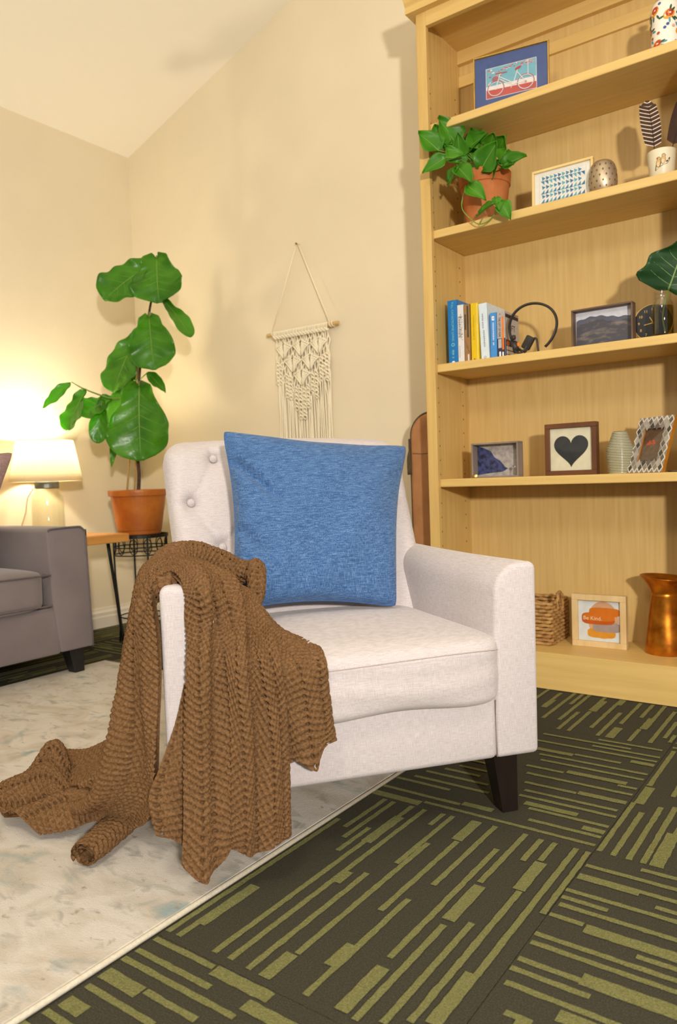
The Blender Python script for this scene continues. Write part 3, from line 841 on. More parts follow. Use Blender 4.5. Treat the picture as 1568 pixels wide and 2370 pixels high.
# ==================================================================== SOFA against the left wall
m_sofa = mat('grey_microfibre', (118, 108, 108), rough=0.95, col2=(128, 118, 117), scale=5, bump=0.15, bscale=500, sheen=0.25, spec=0.15)
m_pipe = mat('sofa_piping', (98, 88, 88), rough=0.95, col2=(108, 98, 98), scale=60)
m_sofaleg = mat('black_leg', (22, 22, 20), rough=0.4, col2=(30, 29, 26), scale=30)
SXF, SY1, SY0 = -2.44, 1.745, 0.02
so = thing('sofa', 'grey microfibre sofa with piped arms and seat cushions on black tapered legs', 'sofa', (SXF, (SY0 + SY1) / 2, 0))
ym = (SY0 + SY1) / 2; hl = (SY1 - SY0) / 2
DEP = 0.70
def sofa_arm(s):
    # front view profile (y, z): outer edge leaning out a little at the foot, rounded top
    pr = [(hl + 0.002, 0.10), (hl - 0.010, 0.515)] + [(hl - 0.045 + 0.036 * math.cos(a), 0.522 + 0.036 * math.sin(a)) for a in (0, 0.5, 1.0, 1.57)] + [(hl - 0.165, 0.556), (hl - 0.178, 0.548), (hl - 0.165, 0.30), (hl - 0.140, 0.10)]
    n = len(pr); V = []; F = []
    xs = (0.0, -0.2, -0.45, -DEP)
    for x in xs:
        for y, z in pr: V.append((x, s * y, z))
    for i in range(len(xs) - 1):
        for k in range(n):
            k2 = (k + 1) % n
            f = (i * n + k, i * n + k2, (i + 1) * n + k2, (i + 1) * n + k)
            F.append(f if s < 0 else f[::-1])
    F.append(tuple(range(n))[::s]); F.append(tuple((len(xs) - 1) * n + k for k in range(n))[::-s])
    a = mesh_obj('arm', *bevel_vf((V, F), 0.008, 3, 0.9), m_sofa, so, smooth=True)
    lp = [(0.001, s * y, z) for y, z in pr]
    ins = [(0.001, s * (y - 0.006 * (1 if y > hl - 0.09 else -1)), z) for y, z in pr]
    mesh_obj('piping', *tube(spline(np.array(ins[:8]), 40), 0.0035, 6), m_pipe, a, smooth=True)
    return a
sofa_arm(1); sofa_arm(-1)
mesh_obj('seat_base', *rbox(-DEP, -0.008, -hl + 0.135, hl - 0.135, 0.095, 0.265, 0.01, 3), m_sofa, so, smooth=True)
for k in (0, 1):
    w = hl - 0.176; y0 = -w + k * w; y1 = y0 + w
    c = mesh_obj('seat_cushion', *soft_box(-0.56, 0.012, y0 + 0.002, y1 - 0.002, 0.262, 0.412, (26, 34, 12), 9, (0.012, 0.003, 0.016)), m_sofa, so, smooth=True)
    for zz in (0.392, 0.280):
        lp = [(0.010, y0 + 0.012, zz), (0.019, (y0 + y1) / 2 - 0.15, zz + 0.004), (0.019, (y0 + y1) / 2 + 0.15, zz + 0.004), (0.010, y1 - 0.014, zz), (-0.006, y1 - 0.005, zz), (-0.03, y1 - 0.005, zz)]
        mesh_obj('piping', *tube(spline(lp, 50), 0.0033, 6), m_pipe, c, smooth=True)
    b = mesh_obj('back_cushion', *soft_box(-0.68, -0.50, y0 + 0.004, y1 - 0.004, 0.40, 0.78, (10, 30, 24), 7, (0.03, 0.0, 0.012)), m_sofa, so, smooth=True)
mesh_obj('backrest', *rbox(-0.715, -0.655, -hl + 0.13, hl - 0.13, 0.10, 0.76, 0.02, 3), m_sofa, so, smooth=True)
for s in (-1, 1):
    for x, sxx in ((-0.012, 1), (-0.67, -1)):
        V = []
        for z, w in ((0.0098 if x > -0.1 else 0.0016, 0.042), (0.105, 0.062)):
            for a, b in ((0, 0), (1, 0), (1, 1), (0, 1)):
                V.append((x - sxx * w * a, s * (hl - 0.038 - w * b), z))
        mesh_obj('leg', *bevel_vf((V, [(0, 3, 2, 1), (4, 5, 6, 7), (0, 1, 5, 4), (1, 2, 6, 5), (2, 3, 7, 6), (3, 0, 4, 7)]), 0.002, 2), m_sofaleg, so)
# mauve cushion in the corner of the sofa
m_mauve = weave_mat('mauve_cushion_cloth', (150, 122, 116), (132, 106, 100), (168, 140, 132), s=420)
c4 = [np.array(v) for v in ((-2.93, 1.22, 0.432), (-2.66, 1.45, 0.432), (-2.565, 1.535, 0.845), (-2.93, 1.30, 0.85))]
pc = (c4[0] + c4[1]) / 2
mp_ = thing('throw_pillow', 'dusty mauve cushion propped against the arm of the grey sofa', 'cushion', pc)
(pv, pf), ploop = pillow_vf([c - pc for c in c4], 0.12, n=26)
mc = mesh_obj('cover', pv, pf, m_mauve, mp_, smooth=True)
mesh_obj('seam', *tube(ploop, 0.002, 6, closed=True), mat('mauve_seam', (128, 102, 96), rough=0.9, col2=(140, 112, 106), scale=100), mc, smooth=True)

# ==================================================================== SIDE TABLE with hairpin legs
W_oak = wood_mat('honey_oak', (206, 148, 74), (184, 120, 52), 'Y', scale=10, rough=0.35)
m_iron = mat('black_iron', (30, 31, 28), rough=0.45, metal=0.6, col2=(40, 40, 36), scale=40)
st = thing('side_table', 'small wooden side table with black hairpin legs beside the grey sofa', 'table', (-2.875, 1.915, 0))
mesh_obj('table_top', *rbox(-0.275, 0.275, -0.145, 0.145, 0.468, 0.503, 0.003, 2), W_oak, st)
for sx_, sy in ((1, 1), (1, -1), (-1, 1), (-1, -1)):
    fx, fy = sx_ * 0.235, sy * 0.128
    A1 = (sx_ * 0.240, sy * 0.058, 0.468); A2 = (sx_ * 0.212, sy * 0.084, 0.468)
    pts = [A1, (fx, fy, 0.012), (fx, fy + 0.004 * sy, 0.006), (fx - sx_ * 0.008, fy, 0.012), A2]
    lg = mesh_obj('hairpin_leg', *tube(np.vstack([np.linspace(pts[0], pts[1], 8), [pts[2]], np.linspace(pts[3], pts[4], 8)]), 0.0055, 8), m_iron, st, smooth=True)
    mesh_obj('mounting_plate', *box(min(A1[0], A2[0]) - 0.012, max(A1[0], A2[0]) + 0.012, min(A1[1], A2[1]) - 0.012, max(A1[1], A2[1]) + 0.012, 0.4655, 0.4685), m_iron, lg)

# ==================================================================== TABLE LAMP
def shade_material():
    m = bpy.data.materials.new('lamp_shade_linen'); m.use_nodes = True
    nt = m.node_tree; N = nt.nodes; L = nt.links
    N.remove(N['Principled BSDF'])
    d = N.new('ShaderNodeBsdfDiffuse'); t = N.new('ShaderNodeBsdfTranslucent'); mx = N.new('ShaderNodeMixShader')
    tc = N.new('ShaderNodeTexCoord'); nz = N.new('ShaderNodeTexNoise'); nz.inputs['Scale'].default_value = 300
    mp = N.new('ShaderNodeMapping'); mp.inputs['Scale'].default_value = (1, 1, 0.1)
    L.new(tc.outputs['Object'], mp.inputs['Vector']); L.new(mp.outputs[0], nz.inputs['Vector'])
    cr = N.new('ShaderNodeValToRGB'); cr.color_ramp.elements[0].color = lin((236, 228, 206)); cr.color_ramp.elements[1].color = lin((248, 242, 226))
    L.new(nz.outputs['Fac'], cr.inputs['Fac'])
    L.new(cr.outputs['Color'], d.inputs['Color']); L.new(cr.outputs['Color'], t.inputs['Color'])
    mx.inputs[0].default_value = 0.70
    L.new(d.outputs[0], mx.inputs[1]); L.new(t.outputs[0], mx.inputs[2]); L.new(mx.outputs[0], N['Material Output'].inputs['Surface'])
    return m
m_shade = shade_material()
def thin_glass(name, tint, gloss=0.10, tint2=None):
    m = bpy.data.materials.new(name); m.use_nodes = True
    nt = m.node_tree; N = nt.nodes; L = nt.links; N.remove(N['Principled BSDF'])
    t = N.new('ShaderNodeBsdfTransparent'); g = N.new('ShaderNodeBsdfGlossy'); g.inputs['Roughness'].default_value = 0.04
    tc = N.new('ShaderNodeTexCoord'); nz = N.new('ShaderNodeTexNoise'); nz.inputs['Scale'].default_value = 12.0
    L.new(tc.outputs['Object'], nz.inputs['Vector'])
    cr = N.new('ShaderNodeValToRGB'); cr.color_ramp.elements[0].color = lin(tint); cr.color_ramp.elements[1].color = lin(tint2 or tint)
    L.new(nz.outputs['Fac'], cr.inputs['Fac']); L.new(cr.outputs['Color'], t.inputs['Color'])
    fr_ = N.new('ShaderNodeLayerWeight'); fr_.inputs['Blend'].default_value = 0.12
    ad = N.new('ShaderNodeMath'); ad.operation = 'MULTIPLY_ADD'; ad.inputs[1].default_value = 0.45; ad.inputs[2].default_value = gloss * 0.3
    L.new(fr_.outputs['Facing'], ad.inputs[0])
    mx = N.new('ShaderNodeMixShader'); L.new(ad.outputs[0], mx.inputs[0]); L.new(t.outputs[0], mx.inputs[1]); L.new(g.outputs[0], mx.inputs[2])
    L.new(mx.outputs[0], N['Material Output'].inputs['Surface'])
    return m
m_glass = thin_glass('clear_glass', (250, 251, 247), 0.12, (251, 252, 249))
m_lid = mat('zinc_lid', (110, 116, 112), rough=0.4, metal=0.8, col2=(128, 132, 126), scale=40)
m_sand = mat('white_sand', (238, 232, 216), rough=0.95, col2=(226, 218, 198), scale=300, bump=0.5)
m_cord = mat('pale_cord', (206, 192, 150), rough=0.6, col2=(214, 202, 164), scale=100)
m_bulb = mat('bulb_glow', (255, 214, 150), emit=22.0, rough=0.4)
LX, LY = -3.008, 1.945
lamp = thing('table_lamp', 'lit table lamp with white tapered shade and clear glass jar base', 'lamp', (LX, LY, 0.503))
jar = [(0.062, 0.0), (0.069, 0.006), (0.070, 0.02), (0.070, 0.150), (0.067, 0.168), (0.056, 0.186), (0.051, 0.194), (0.050, 0.204), (0.047, 0.204), (0.048, 0.193), (0.053, 0.183), (0.064, 0.166), (0.0665, 0.150), (0.0665, 0.02), (0.062, 0.008), (0.0, 0.007)]
mesh_obj('jar_base', *lathe(jar, 40, True, True), m_glass, lamp, smooth=True)
mesh_obj('lid', *lathe([(0.0, 0.202), (0.050, 0.202), (0.052, 0.205), (0.052, 0.230), (0.049, 0.234), (0.0, 0.235)], 32, False, False), m_lid, lamp, smooth=False)
mesh_obj('stem', *lathe([(0.006, 0.234), (0.006, 0.26), (0.012, 0.262), (0.012, 0.30), (0.0, 0.302)], 16), m_lid, lamp, smooth=False)
bulb = mesh_obj('bulb', *lathe([(0.0, 0.300), (0.012, 0.302), (0.016, 0.315), (0.027, 0.335), (0.028, 0.350), (0.020, 0.368), (0.0, 0.375)], 20, False, False), m_bulb, lamp, smooth=True)
sh = [(0.1535, 0.234), (0.1205, 0.415), (0.1193, 0.415), (0.1523, 0.234)]
shade = mesh_obj('shade', *(lambda v, f: (v, f + [((3 * 48 + k), (3 * 48 + (k + 1) % 48), (k + 1) % 48, k) for k in range(48)]))(*lathe(sh, 48, False, False)), m_shade, lamp, smooth=True)
mesh_obj('shade_rim', *tube([(0.1532 * math.cos(a), 0.1532 * math.sin(a), 0.2345) for a in np.linspace(0, 2 * PI, 48, endpoint=False)], 0.0015, 6, closed=True), m_cord, shade, smooth=True)
mesh_obj('shade_rim', *tube([(0.1202 * math.cos(a), 0.1202 * math.sin(a), 0.4148) for a in np.linspace(0, 2 * PI, 48, endpoint=False)], 0.0015, 6, closed=True), m_cord, shade, smooth=True)
mesh_obj('cord', *tube(spline([(-0.03, -0.045, 0.206), (-0.055, -0.062, 0.16), (-0.062, -0.070, 0.10), (-0.080, -0.080, 0.045), (-0.10, -0.085, 0.006), (-0.125, -0.05, 0.005), (-0.138, -0.02, 0.005), (-0.148, 0.0, 0.0), (-0.150, 0.0, -0.1)], 60), 0.0026, 6), m_cord, lamp, smooth=True)
ld = bpy.data.lights.new('lamp_bulb_light', 'POINT'); ld.energy = 15.0; ld.color = (1.0, 0.87, 0.64); ld.shadow_soft_size = 0.03
lo = bpy.data.objects.new('lamp_bulb_light', ld); COL.objects.link(lo); lo.location = (LX, LY, 0.503 + 0.380)

# ==================================================================== PLANT STAND (wire)
PX, PY, PZ = -2.733, 2.226, 0.485
ps = thing('plant_stand', 'black wrought-iron wire plant stand in the corner of the room', 'plant stand', (PX, PY, 0))
def circ(r, z, n=40): return [(r * math.cos(a), r * math.sin(a), z) for a in np.linspace(0, 2 * PI, n, endpoint=False)]
mesh_obj('top_ring', *lathe([(0.1203, PZ - 0.014), (0.1249, PZ - 0.014), (0.1249, PZ), (0.1203, PZ), (0.1203, PZ - 0.014)], 40, False, False), m_iron, ps)
mesh_obj('ring', *tube(circ(0.1184, PZ - 0.055), 0.003, 6, closed=True), m_iron, ps, smooth=True)
mesh_obj('ring', *tube(circ(0.1184, PZ - 0.090), 0.003, 6, closed=True), m_iron, ps, smooth=True)
mesh_obj('lower_ring', *tube(circ(0.1018, 0.115), 0.003, 6, closed=True), m_iron, ps, smooth=True)
for a in (0, PI / 2):
    mesh_obj('cross_bar', *tube([(0.1221 * math.cos(a), 0.1221 * math.sin(a), PZ - 0.006), (-0.1221 * math.cos(a), -0.1221 * math.sin(a), PZ - 0.006)], 0.003, 6), m_iron, ps, smooth=True)
for k in range(4):
    a = PI / 4 + k * PI / 2 + 0.35
    c, s_ = math.cos(a), math.sin(a)
    mesh_obj('leg', *tube([(0.1212 * c, 0.1212 * s_, PZ - 0.008), (0.1184 * c, 0.1184 * s_, 0.30), (0.1036 * c, 0.1036 * s_, 0.10), (0.1110 * c, 0.1110 * s_, 0.003)], 0.0042, 8), m_iron, ps, smooth=True)
for k in range(12):
    a = k * PI / 6 + 0.1
    P = []
    for t in np.linspace(0, 2 * PI, 18, endpoint=False):
        aa = a + 0.020 / 0.1184 * math.cos(t) * 0.9; P.append((0.1184 * math.cos(aa), 0.1184 * math.sin(aa), PZ - 0.052 + 0.033 * math.sin(t)))
    mesh_obj('scroll', *tube(P, 0.0022, 6, closed=True), m_iron, ps, smooth=True)

# ==================================================================== leaves
def leaf_mat(name, a, b, rough=0.35):
    m = mat(name, a, rough=rough, col2=b, scale=9, sss=0.0, spec=0.5, bump=0.25, bscale=25, bdist=0.004)
    nt = m.node_tree; bs = nt.nodes['Principled BSDF']; out = nt.nodes['Material Output']
    tl = nt.nodes.new('ShaderNodeBsdfTranslucent'); mx = nt.nodes.new('ShaderNodeMixShader'); mx.inputs[0].default_value = 0.35
    tl.inputs['Color'].default_value = lin(tuple(min(255, int(v * 1.35)) for v in b))
    nt.links.new(bs.outputs[0], mx.inputs[1]); nt.links.new(tl.outputs[0], mx.inputs[2]); nt.links.new(mx.outputs[0], out.inputs['Surface'])
    return m
m_fig = leaf_mat('fig_leaf', (58, 112, 20), (90, 150, 34), 0.28)
m_figdark = leaf_mat('fig_leaf_cutting', (36, 74, 36), (48, 90, 42), 0.4)
m_poth = leaf_mat('pothos_leaf', (58, 118, 22), (92, 156, 36), 0.35)
m_vein = mat('leaf_vein', (116, 156, 54), rough=0.5, col2=(118, 158, 62), scale=30)
m_stem = mat('fig_stem', (66, 44, 28), rough=0.8, col2=(88, 62, 40), scale=60)
m_twig = mat('green_stem', (110, 140, 52), rough=0.6, col2=(128, 156, 66), scale=60)

def outline(kind, t):
    if kind == 'fig':      # lyrate: narrow shoulder, broad beyond the middle, blunt end
        tm = 0.66
        if t < tm:
            u = t / tm; w = 0.50 + 0.50 * (u * u * (3 - 2 * u)) - 0.05 * math.sin(PI * min(1, u * 1.6))
            return w * min(1.0, math.sqrt(max(0.0, t) / 0.07))
        return math.sqrt(max(0.0, 1 - ((t - tm) / (1.004 - tm)) ** 2.4))
    if kind == 'lobed':
        return (math.sin(PI * t ** 0.48) ** 0.7) * (1.0 - 0.15 * t) * (1 + 0.10 * math.sin(t * 14))
    if kind == 'slim':
        return math.sin(PI * t ** 0.8) ** 0.8 * 0.9
    return (math.sin(PI * t ** 0.55) ** 0.8) * (1.0 - 0.25 * t) * 1.05   # heart
def leaf(base, tip, width, facing, kind, m, parent, org, wav=0.06, cup=0.12, droop=0.1, nu=18, nv=13, veins=True, mv=None, ph=0.0):
    base, tip = np.array(base, float) - org, np.array(tip, float) - org
    ax = tip - base; Ln = np.linalg.norm(ax); d = ax / Ln
    f = np.array(facing, float); nrm = f - d * (f @ d); nrm /= np.linalg.norm(nrm); sd = np.cross(nrm, d)
    G = np.zeros((nu, nv, 3))
    def pt(t, v):
        w = outline(kind, t) * width / 2
        x = v * w
        bump = wav * width * (0.35 * math.sin(9 * t + ph) * abs(v) ** 1.6 + 0.22 * math.sin(23 * t + 3 * v + ph) * v * v)
        ridge = 0.020 * width * math.cos(2 * PI * (t * 5.0 - abs(v) * 1.2)) * (1 - abs(v)) * min(1, abs(v) * 4)
        bz = cup * width * (v * v - 0.25) + bump + ridge * (1 if kind == 'fig' else 0.3) - droop * Ln * (t - 0.5) ** 2 * 2 + droop * Ln * 0.5
        back = 0.0
        if kind in ('fig', 'heart', 'lobed') and t < 0.12: back = -0.055 * Ln * min(1, abs(v) * 1.6) * (1 - t / 0.12)
        return base + d * (t * Ln + back) + sd * x + nrm * bz
    for i in range(nu):
        t = (i / (nu - 1)) ** 0.9
        for j in range(nv):
            G[i, j] = pt(min(max(t, 0.004), 0.997), 2 * j / (nv - 1) - 1)
    o = mesh_obj('leaf', G.reshape(-1, 3), grid_faces(nu, nv).tolist(), m, parent, smooth=True)
    sol = o.modifiers.new('thickness', 'SOLIDIFY'); sol.thickness = 0.0008
    if veins:
        parts = [tube([pt(t, 0.0) + nrm * 0.0006 for t in np.linspace(0.01, 0.95, 12)], [0.0026 * width / 0.2 * (1.1 - 0.9 * t) + 0.0003 for t in np.linspace(0, 1, 12)], 5)]
        if kind in ('fig', 'lobed'):
            for t0 in (0.10, 0.25, 0.40, 0.55, 0.70):
                for sg in (-1, 1):
                    parts.append(tube([pt(min(0.97, t0 + 0.20 * u), sg * 0.86 * u) + nrm * 0.0004 for u in np.linspace(0.02, 1, 7)], [0.0010 * width / 0.2 * (1.1 - u) + 0.0002 for u in np.linspace(0, 1, 7)], 4))
        mesh_obj('vein', *join(*parts), mv or m_vein, o, smooth=True)
    return o

# ==================================================================== FIDDLE-LEAF FIG in a terracotta pot
m_terra = mat('orange_terracotta', (182, 106, 34), rough=0.4, col2=(156, 80, 24), scale=12, contrast=(0.3, 0.7), bump=0.1)
m_soil = mat('potting_soil', (52, 38, 28), rough=1.0, col2=(70, 52, 38), scale=120, bump=0.8)
m_cane = mat('bamboo_cane', (206, 170, 100), rough=0.6, col2=(190, 150, 84), scale=60)
fig = thing('potted_fig', 'tall fiddle-leaf fig with big green leaves in an orange terracotta pot', 'plant', (PX, PY, PZ))
mesh_obj('pot', *xf(lathe([(0.0, 0.0), (0.098, 0.0), (0.102, 0.004), (0.104, 0.02), (0.106, 0.022), (0.131, 0.186), (0.141, 0.188), (0.143, 0.205), (0.143, 0.214), (0.140, 0.217), (0.130, 0.217), (0.128, 0.19), (0.0, 0.19)], 48, False, False), (0, 0, 0), None, (0.928, 0.928, 0.928)), m_terra, fig, smooth=False)
mesh_obj('soil', *xf(lathe([(0.128, 0.192), (0.07, 0.198), (0.0, 0.2)], 32, False, False), (0, 0, 0), None, (0.92, 0.92, 0.928)), m_soil, fig, smooth=True)
FD = 3.400; forg = np.array([PX, PY, PZ])
def fp(px, py, dd=0.0): return at_depth(px, py, FD + dd)
stem_px = [(320, 1150), (322, 1100), (319, 1060), (321, 1000), (323, 930), (322, 880), (327, 830), (338, 780), (346, 720), (352, 688), (360, 640), (363, 592)]
mesh_obj('stem', *tube(spline([fp(*p) - forg for p in stem_px], 50), np.linspace(0.0085, 0.004, 50), 8), m_stem, fig, smooth=True)
for x0, x1, y1 in ((293, 318, 850), (311, 322, 860)):
    mesh_obj('cane', *tube([fp(x0, 1150, 0.02) - forg, fp(x1, y1, 0.02) - forg], 0.0035, 6), m_cane, fig, smooth=True)
br = [fp(322, 905), fp(290, 918, -0.03), fp(258, 922, -0.08), fp(225, 912, -0.12), fp(190, 898, -0.16), fp(165, 884, -0.18)]
mesh_obj('branch', *tube(spline([b - forg for b in br], 30), np.linspace(0.005, 0.0022, 30), 6), m_twig, fig, smooth=True)
toC = -CF
figleaves = [  # base px, tip px, width px, depth base, depth tip, facing tweak, kind
 ((347, 613), (240, 694), 104, 0.0, -0.06, (0.15, -0.1, 0.8), 'fig'),
 ((362, 596), (368, 700), 122, -0.03, -0.10, (-0.1, 0, 0.5), 'fig'),
 ((380, 696), (443, 780), 40, -0.04, -0.12, (0.9, 0.2, 0.3), 'fig'),
 ((345, 733), (357, 856), 106, -0.03, -0.09, (0.1, 0, 0.3), 'fig'),
 ((322, 772), (262, 908), 92, 0.02, -0.04, (-0.45, -0.1, 0.3), 'fig'),
 ((342, 862), (384, 910), 32, -0.02, -0.06, (0.5, 0.2, 0.4), 'slim'),
 ((322, 893), (326, 1066), 142, -0.04, -0.10, (0.0, 0, 0.25), 'fig'),
 ((310, 880), (262, 990), 80, 0.04, 0.02, (-0.5, 0, 0.3), 'fig'),
 ((272, 984), (258, 1082), 22, 0.02, 0.02, (0.8, -0.4, 0.1), 'slim'),
 ((164, 886), (100, 948), 34, -0.18, -0.24, (0.1, 0, 0.9), 'slim'),
 ((198, 905), (156, 998), 60, -0.15, -0.17, (-0.6, -0.3, 0.2), 'fig'),
 ((256, 925), (186, 962), 66, -0.08, -0.14, (0.2, -0.2, 1.2), 'fig'),
 ((236, 926), (226, 1026), 42, -0.10, -0.12, (0.5, -0.2, 0.3), 'fig'),
 ((318, 820), (300, 882), 40, 0.06, 0.06, (0.3, 0, 0.2), 'fig'),
]
for k, (b, t, w, db, dt, fw, kind) in enumerate(figleaves):
    f = toC + 0.8 * np.array(fw)
    leaf(fp(b[0], b[1], db), fp(t[0], t[1], dt), w / FPX * FD, f, kind, m_fig, fig, forg, ph=k * 1.3, wav=0.17, cup=0.10, nu=26, nv=17)
    near = min(stem_px, key=lambda p: (p[0] - b[0]) ** 2 + (p[1] - b[1] - 10) ** 2)
    if b[0] > 265:
        mesh_obj('petiole', *tube([fp(near[0], near[1]) - forg, fp(b[0], b[1], db) - forg], 0.0025, 6), m_twig, fig, smooth=True)

# ==================================================================== MACRAME
m_cotton = mat('cotton_cord', (242, 230, 198), rough=0.95, col2=(247, 238, 212), scale=300, stretch=(1, 1, 0.4), bump=0.5, bscale=700)
m_dowel = mat('pale_dowel', (214, 184, 128), rough=0.6, col2=(200, 166, 108), scale=20, stretch=(0.1, 1, 1))
m_brass = mat('brass_nail', (150, 120, 60), rough=0.4, metal=0.8, col2=(170, 136, 72), scale=50)
MX = -2.0445; MZ = 1.360
mac = thing('macrame_hanging', 'cream cotton macrame wall hanging with fringe on a wooden dowel', 'wall hanging', (MX, YB, MZ))
mesh_obj('dowel', *xf(lathe([(0.0, -0.199), (0.0075, -0.199), (0.0085, -0.196), (0.0085, 0.196), (0.0075, 0.199), (0.0, 0.199)], 14, False, False), (0, -0.022, 0), roty(PI / 2)), m_dowel, mac, smooth=False)
NX, NZ = -2.060 - MX, 1.733 - MZ
mesh_obj('nail', *xf(lathe([(0.002, 0.0), (0.002, 0.02), (0.0045, 0.02), (0.0045, 0.0225), (0.0, 0.0235)], 10), (NX, 0, NZ), rotx(PI / 2)), m_brass, mac)
for sgn, xx in ((-1, -0.170), (1, 0.150)):
    mesh_obj('hanging_cord', *tube([(NX + sgn * 0.003, -0.014, NZ + 0.003), (xx, -0.0225, 0.011)], 0.0024, 8), m_cotton, mac, smooth=True)
    mesh_obj('loop', *tube([(xx + 0.002 * k, -0.022 + 0.0105 * math.cos(k), 0.0105 * math.sin(k)) for k in np.linspace(0, 4 * PI, 30)], 0.0024, 6), m_cotton, mac, smooth=True)
NC = 36; MW0, MW1 = -0.152, 0.142
xs = np.linspace(MW0, MW1, NC)
def vee(x):   # lower edge of the knotted part, deepest in the middle
    return -0.20 - 0.13 * (1 - min(1, abs(x - 0.0) / 0.15))
for k, x in enumerate(xs):
    # lark's-head at the dowel, weaving through the knotted panel, then a free fringe
    P = [(x, -0.022, 0.0095), (x, -0.033, 0.004), (x, -0.031, -0.012)]
    zb = vee(x)
    for z in np.linspace(-0.03, zb, 12):
        P.append((x + 0.004 * math.sin(z * 90 + k * 2.2), -0.018 - 0.004 * math.cos(z * 110 + k * PI), z))
    drop = -0.72 - 0.03 * random.random(); dx = random.uniform(-0.006, 0.006)
    for t in np.linspace(0.15, 1, 7):
        P.append((x + dx * t + 0.003 * math.sin(5 * t + k), -0.013 - 0.003 * math.sin(k * 1.7), zb + (drop - zb) * t))
    mesh_obj('fringe_cord', *tube(spline(P, 46), 0.0031, 6), m_cotton, mac, smooth=True)
mesh_obj('knot_row', *join(*[xf(tube([(0.006 * math.cos(a), 0.004 * math.sin(a), 0.004 * math.sin(2 * a)) for a in np.linspace(0, 2 * PI, 12, endpoint=False)], 0.0028, 6, closed=True), (x, -0.030, -0.016 - 0.006 * (i % 2))) for i, x in enumerate(xs)]), m_cotton, mac, smooth=True)
def fan(cx, cz, w, h):
    """leaf-shaped knots: cords sweep from both sides into a point"""
    out = []
    for sg in (-1, 1):
        for q_ in range(4):
            a = 1 - q_ * 0.22
            out.append(tube(spline([(cx + sg * w * a, -0.024, cz + h * (0.35 + 0.1 * q_)), (cx + sg * w * 0.55 * a, -0.031, cz + h * (0.05 + 0.12 * q_)), (cx + sg * 0.003, -0.028, cz - h * (0.45 - 0.1 * q_))], 10), 0.0036, 6))
            out.append(tube(spline([(cx + sg * w * a, -0.024, cz + h * (0.30 - 0.12 * q_)), (cx + sg * w * 0.6 * a, -0.031, cz + h * (0.42 - 0.10 * q_)), (cx + sg * 0.004, -0.028, cz + h * (0.62 - 0.2 * q_))], 10), 0.0034, 6))
    return join(*out)
for cx, cz in ((-0.102, -0.085), (-0.005, -0.085), (0.092, -0.085), (-0.053, -0.150), (0.044, -0.150), (-0.005, -0.212)):
    mesh_obj('leaf_knot', *fan(cx, cz, 0.047, 0.062), m_cotton, mac, smooth=True)
def sinnet(x, z0, n):
    out = []
    for i in range(n):
        z = z0 - i * 0.017; sg = 1 if i % 2 else -1
        out.append(tube([(x + 0.0085 * math.cos(a) * sg, -0.024 - 0.005 * math.sin(a), z + 0.008 * math.sin(a) + 0.002 * math.cos(a)) for a in np.linspace(0, 2 * PI, 12, endpoint=False)], 0.0036, 6, closed=True))
    return join(*out)
for x, z0, n in ((-0.140, -0.135, 6), (-0.125, -0.150, 5), (-0.090, -0.195, 6), (-0.070, -0.205, 6), (-0.040, -0.255, 6), (-0.018, -0.262, 8), (0.004, -0.262, 8), (0.026, -0.250, 6), (0.052, -0.205, 5), (0.072, -0.195, 7), (0.100, -0.140, 6), (0.116, -0.132, 5), (0.134, -0.128, 7)):
    mesh_obj('knot_sinnet', *sinnet(x, z0, n), m_cotton, mac, smooth=True)

# ==================================================================== INSTRUMENT BAG between chair and bookcase
m_bag = mat('tan_canvas', (170, 120, 76), rough=0.85, col2=(156, 106, 64), scale=14, bump=0.2, bscale=500)
m_zip = mat('dark_zip', (62, 42, 30), rough=0.7, col2=(84, 60, 42), scale=200)
m_tassel = mat('olive_tassel', (92, 76, 46), rough=0.9, col2=(70, 56, 36), scale=300, stretch=(1, 1, 0.2))
bag = thing('instrument_bag', 'tan canvas instrument bag with dark zip and tassel beside the bookcase', 'bag', (-1.375, 2.46, 0))
def bag_body():
    # side outline (x, z) with a rounded shoulder on the room side; extruded in y
    pl = [(0.066, 0.0), (0.066, 0.93)] + arc(0.028, 0.853, 0.082, 1.25, PI, 10)[0:] + [(-0.056, 0.70), (-0.055, 0.45), (-0.045, 0.20), (-0.035, 0.0)]
    return bevel_vf(prism(pl, -0.022, 0.135), 0.018, 4, 0.9)
mesh_obj('body', *bag_body(), m_bag, bag, smooth=True)
zp = [(0.060, 0.934)] + arc(0.028, 0.853, 0.083, 1.25, PI, 12) + [(-0.057, 0.70), (-0.056, 0.45), (-0.046, 0.20)]
mesh_obj('zip', *tube([(x - 0.001, 0.000, z + 0.001) for x, z in zp], 0.006, 6), m_zip, bag, smooth=True)
mesh_obj('pocket_seam', *tube([(-0.040, -0.0225, 0.790), (0.0, -0.023, 0.788), (0.06, -0.023, 0.790)], 0.003, 6), m_bag, bag, smooth=True)
tz = 0.845
mesh_obj('zip_pull', *rbox(-0.064, -0.054, -0.014, -0.008, tz - 0.045, tz, 0.002, 1), m_zip, bag)
mesh_obj('tassel', *join(*[tube(spline([(-0.058, -0.014, tz - 0.04), (-0.058 + 0.006 * math.cos(a), -0.018 + 0.006 * math.sin(a), tz - 0.075), (-0.057 + 0.007 * math.cos(a), -0.018 + 0.007 * math.sin(a), tz - 0.135)], 8), 0.003, 5) for a in np.linspace(0, 2 * PI, 9, endpoint=False)]), m_tassel, bag, smooth=True)

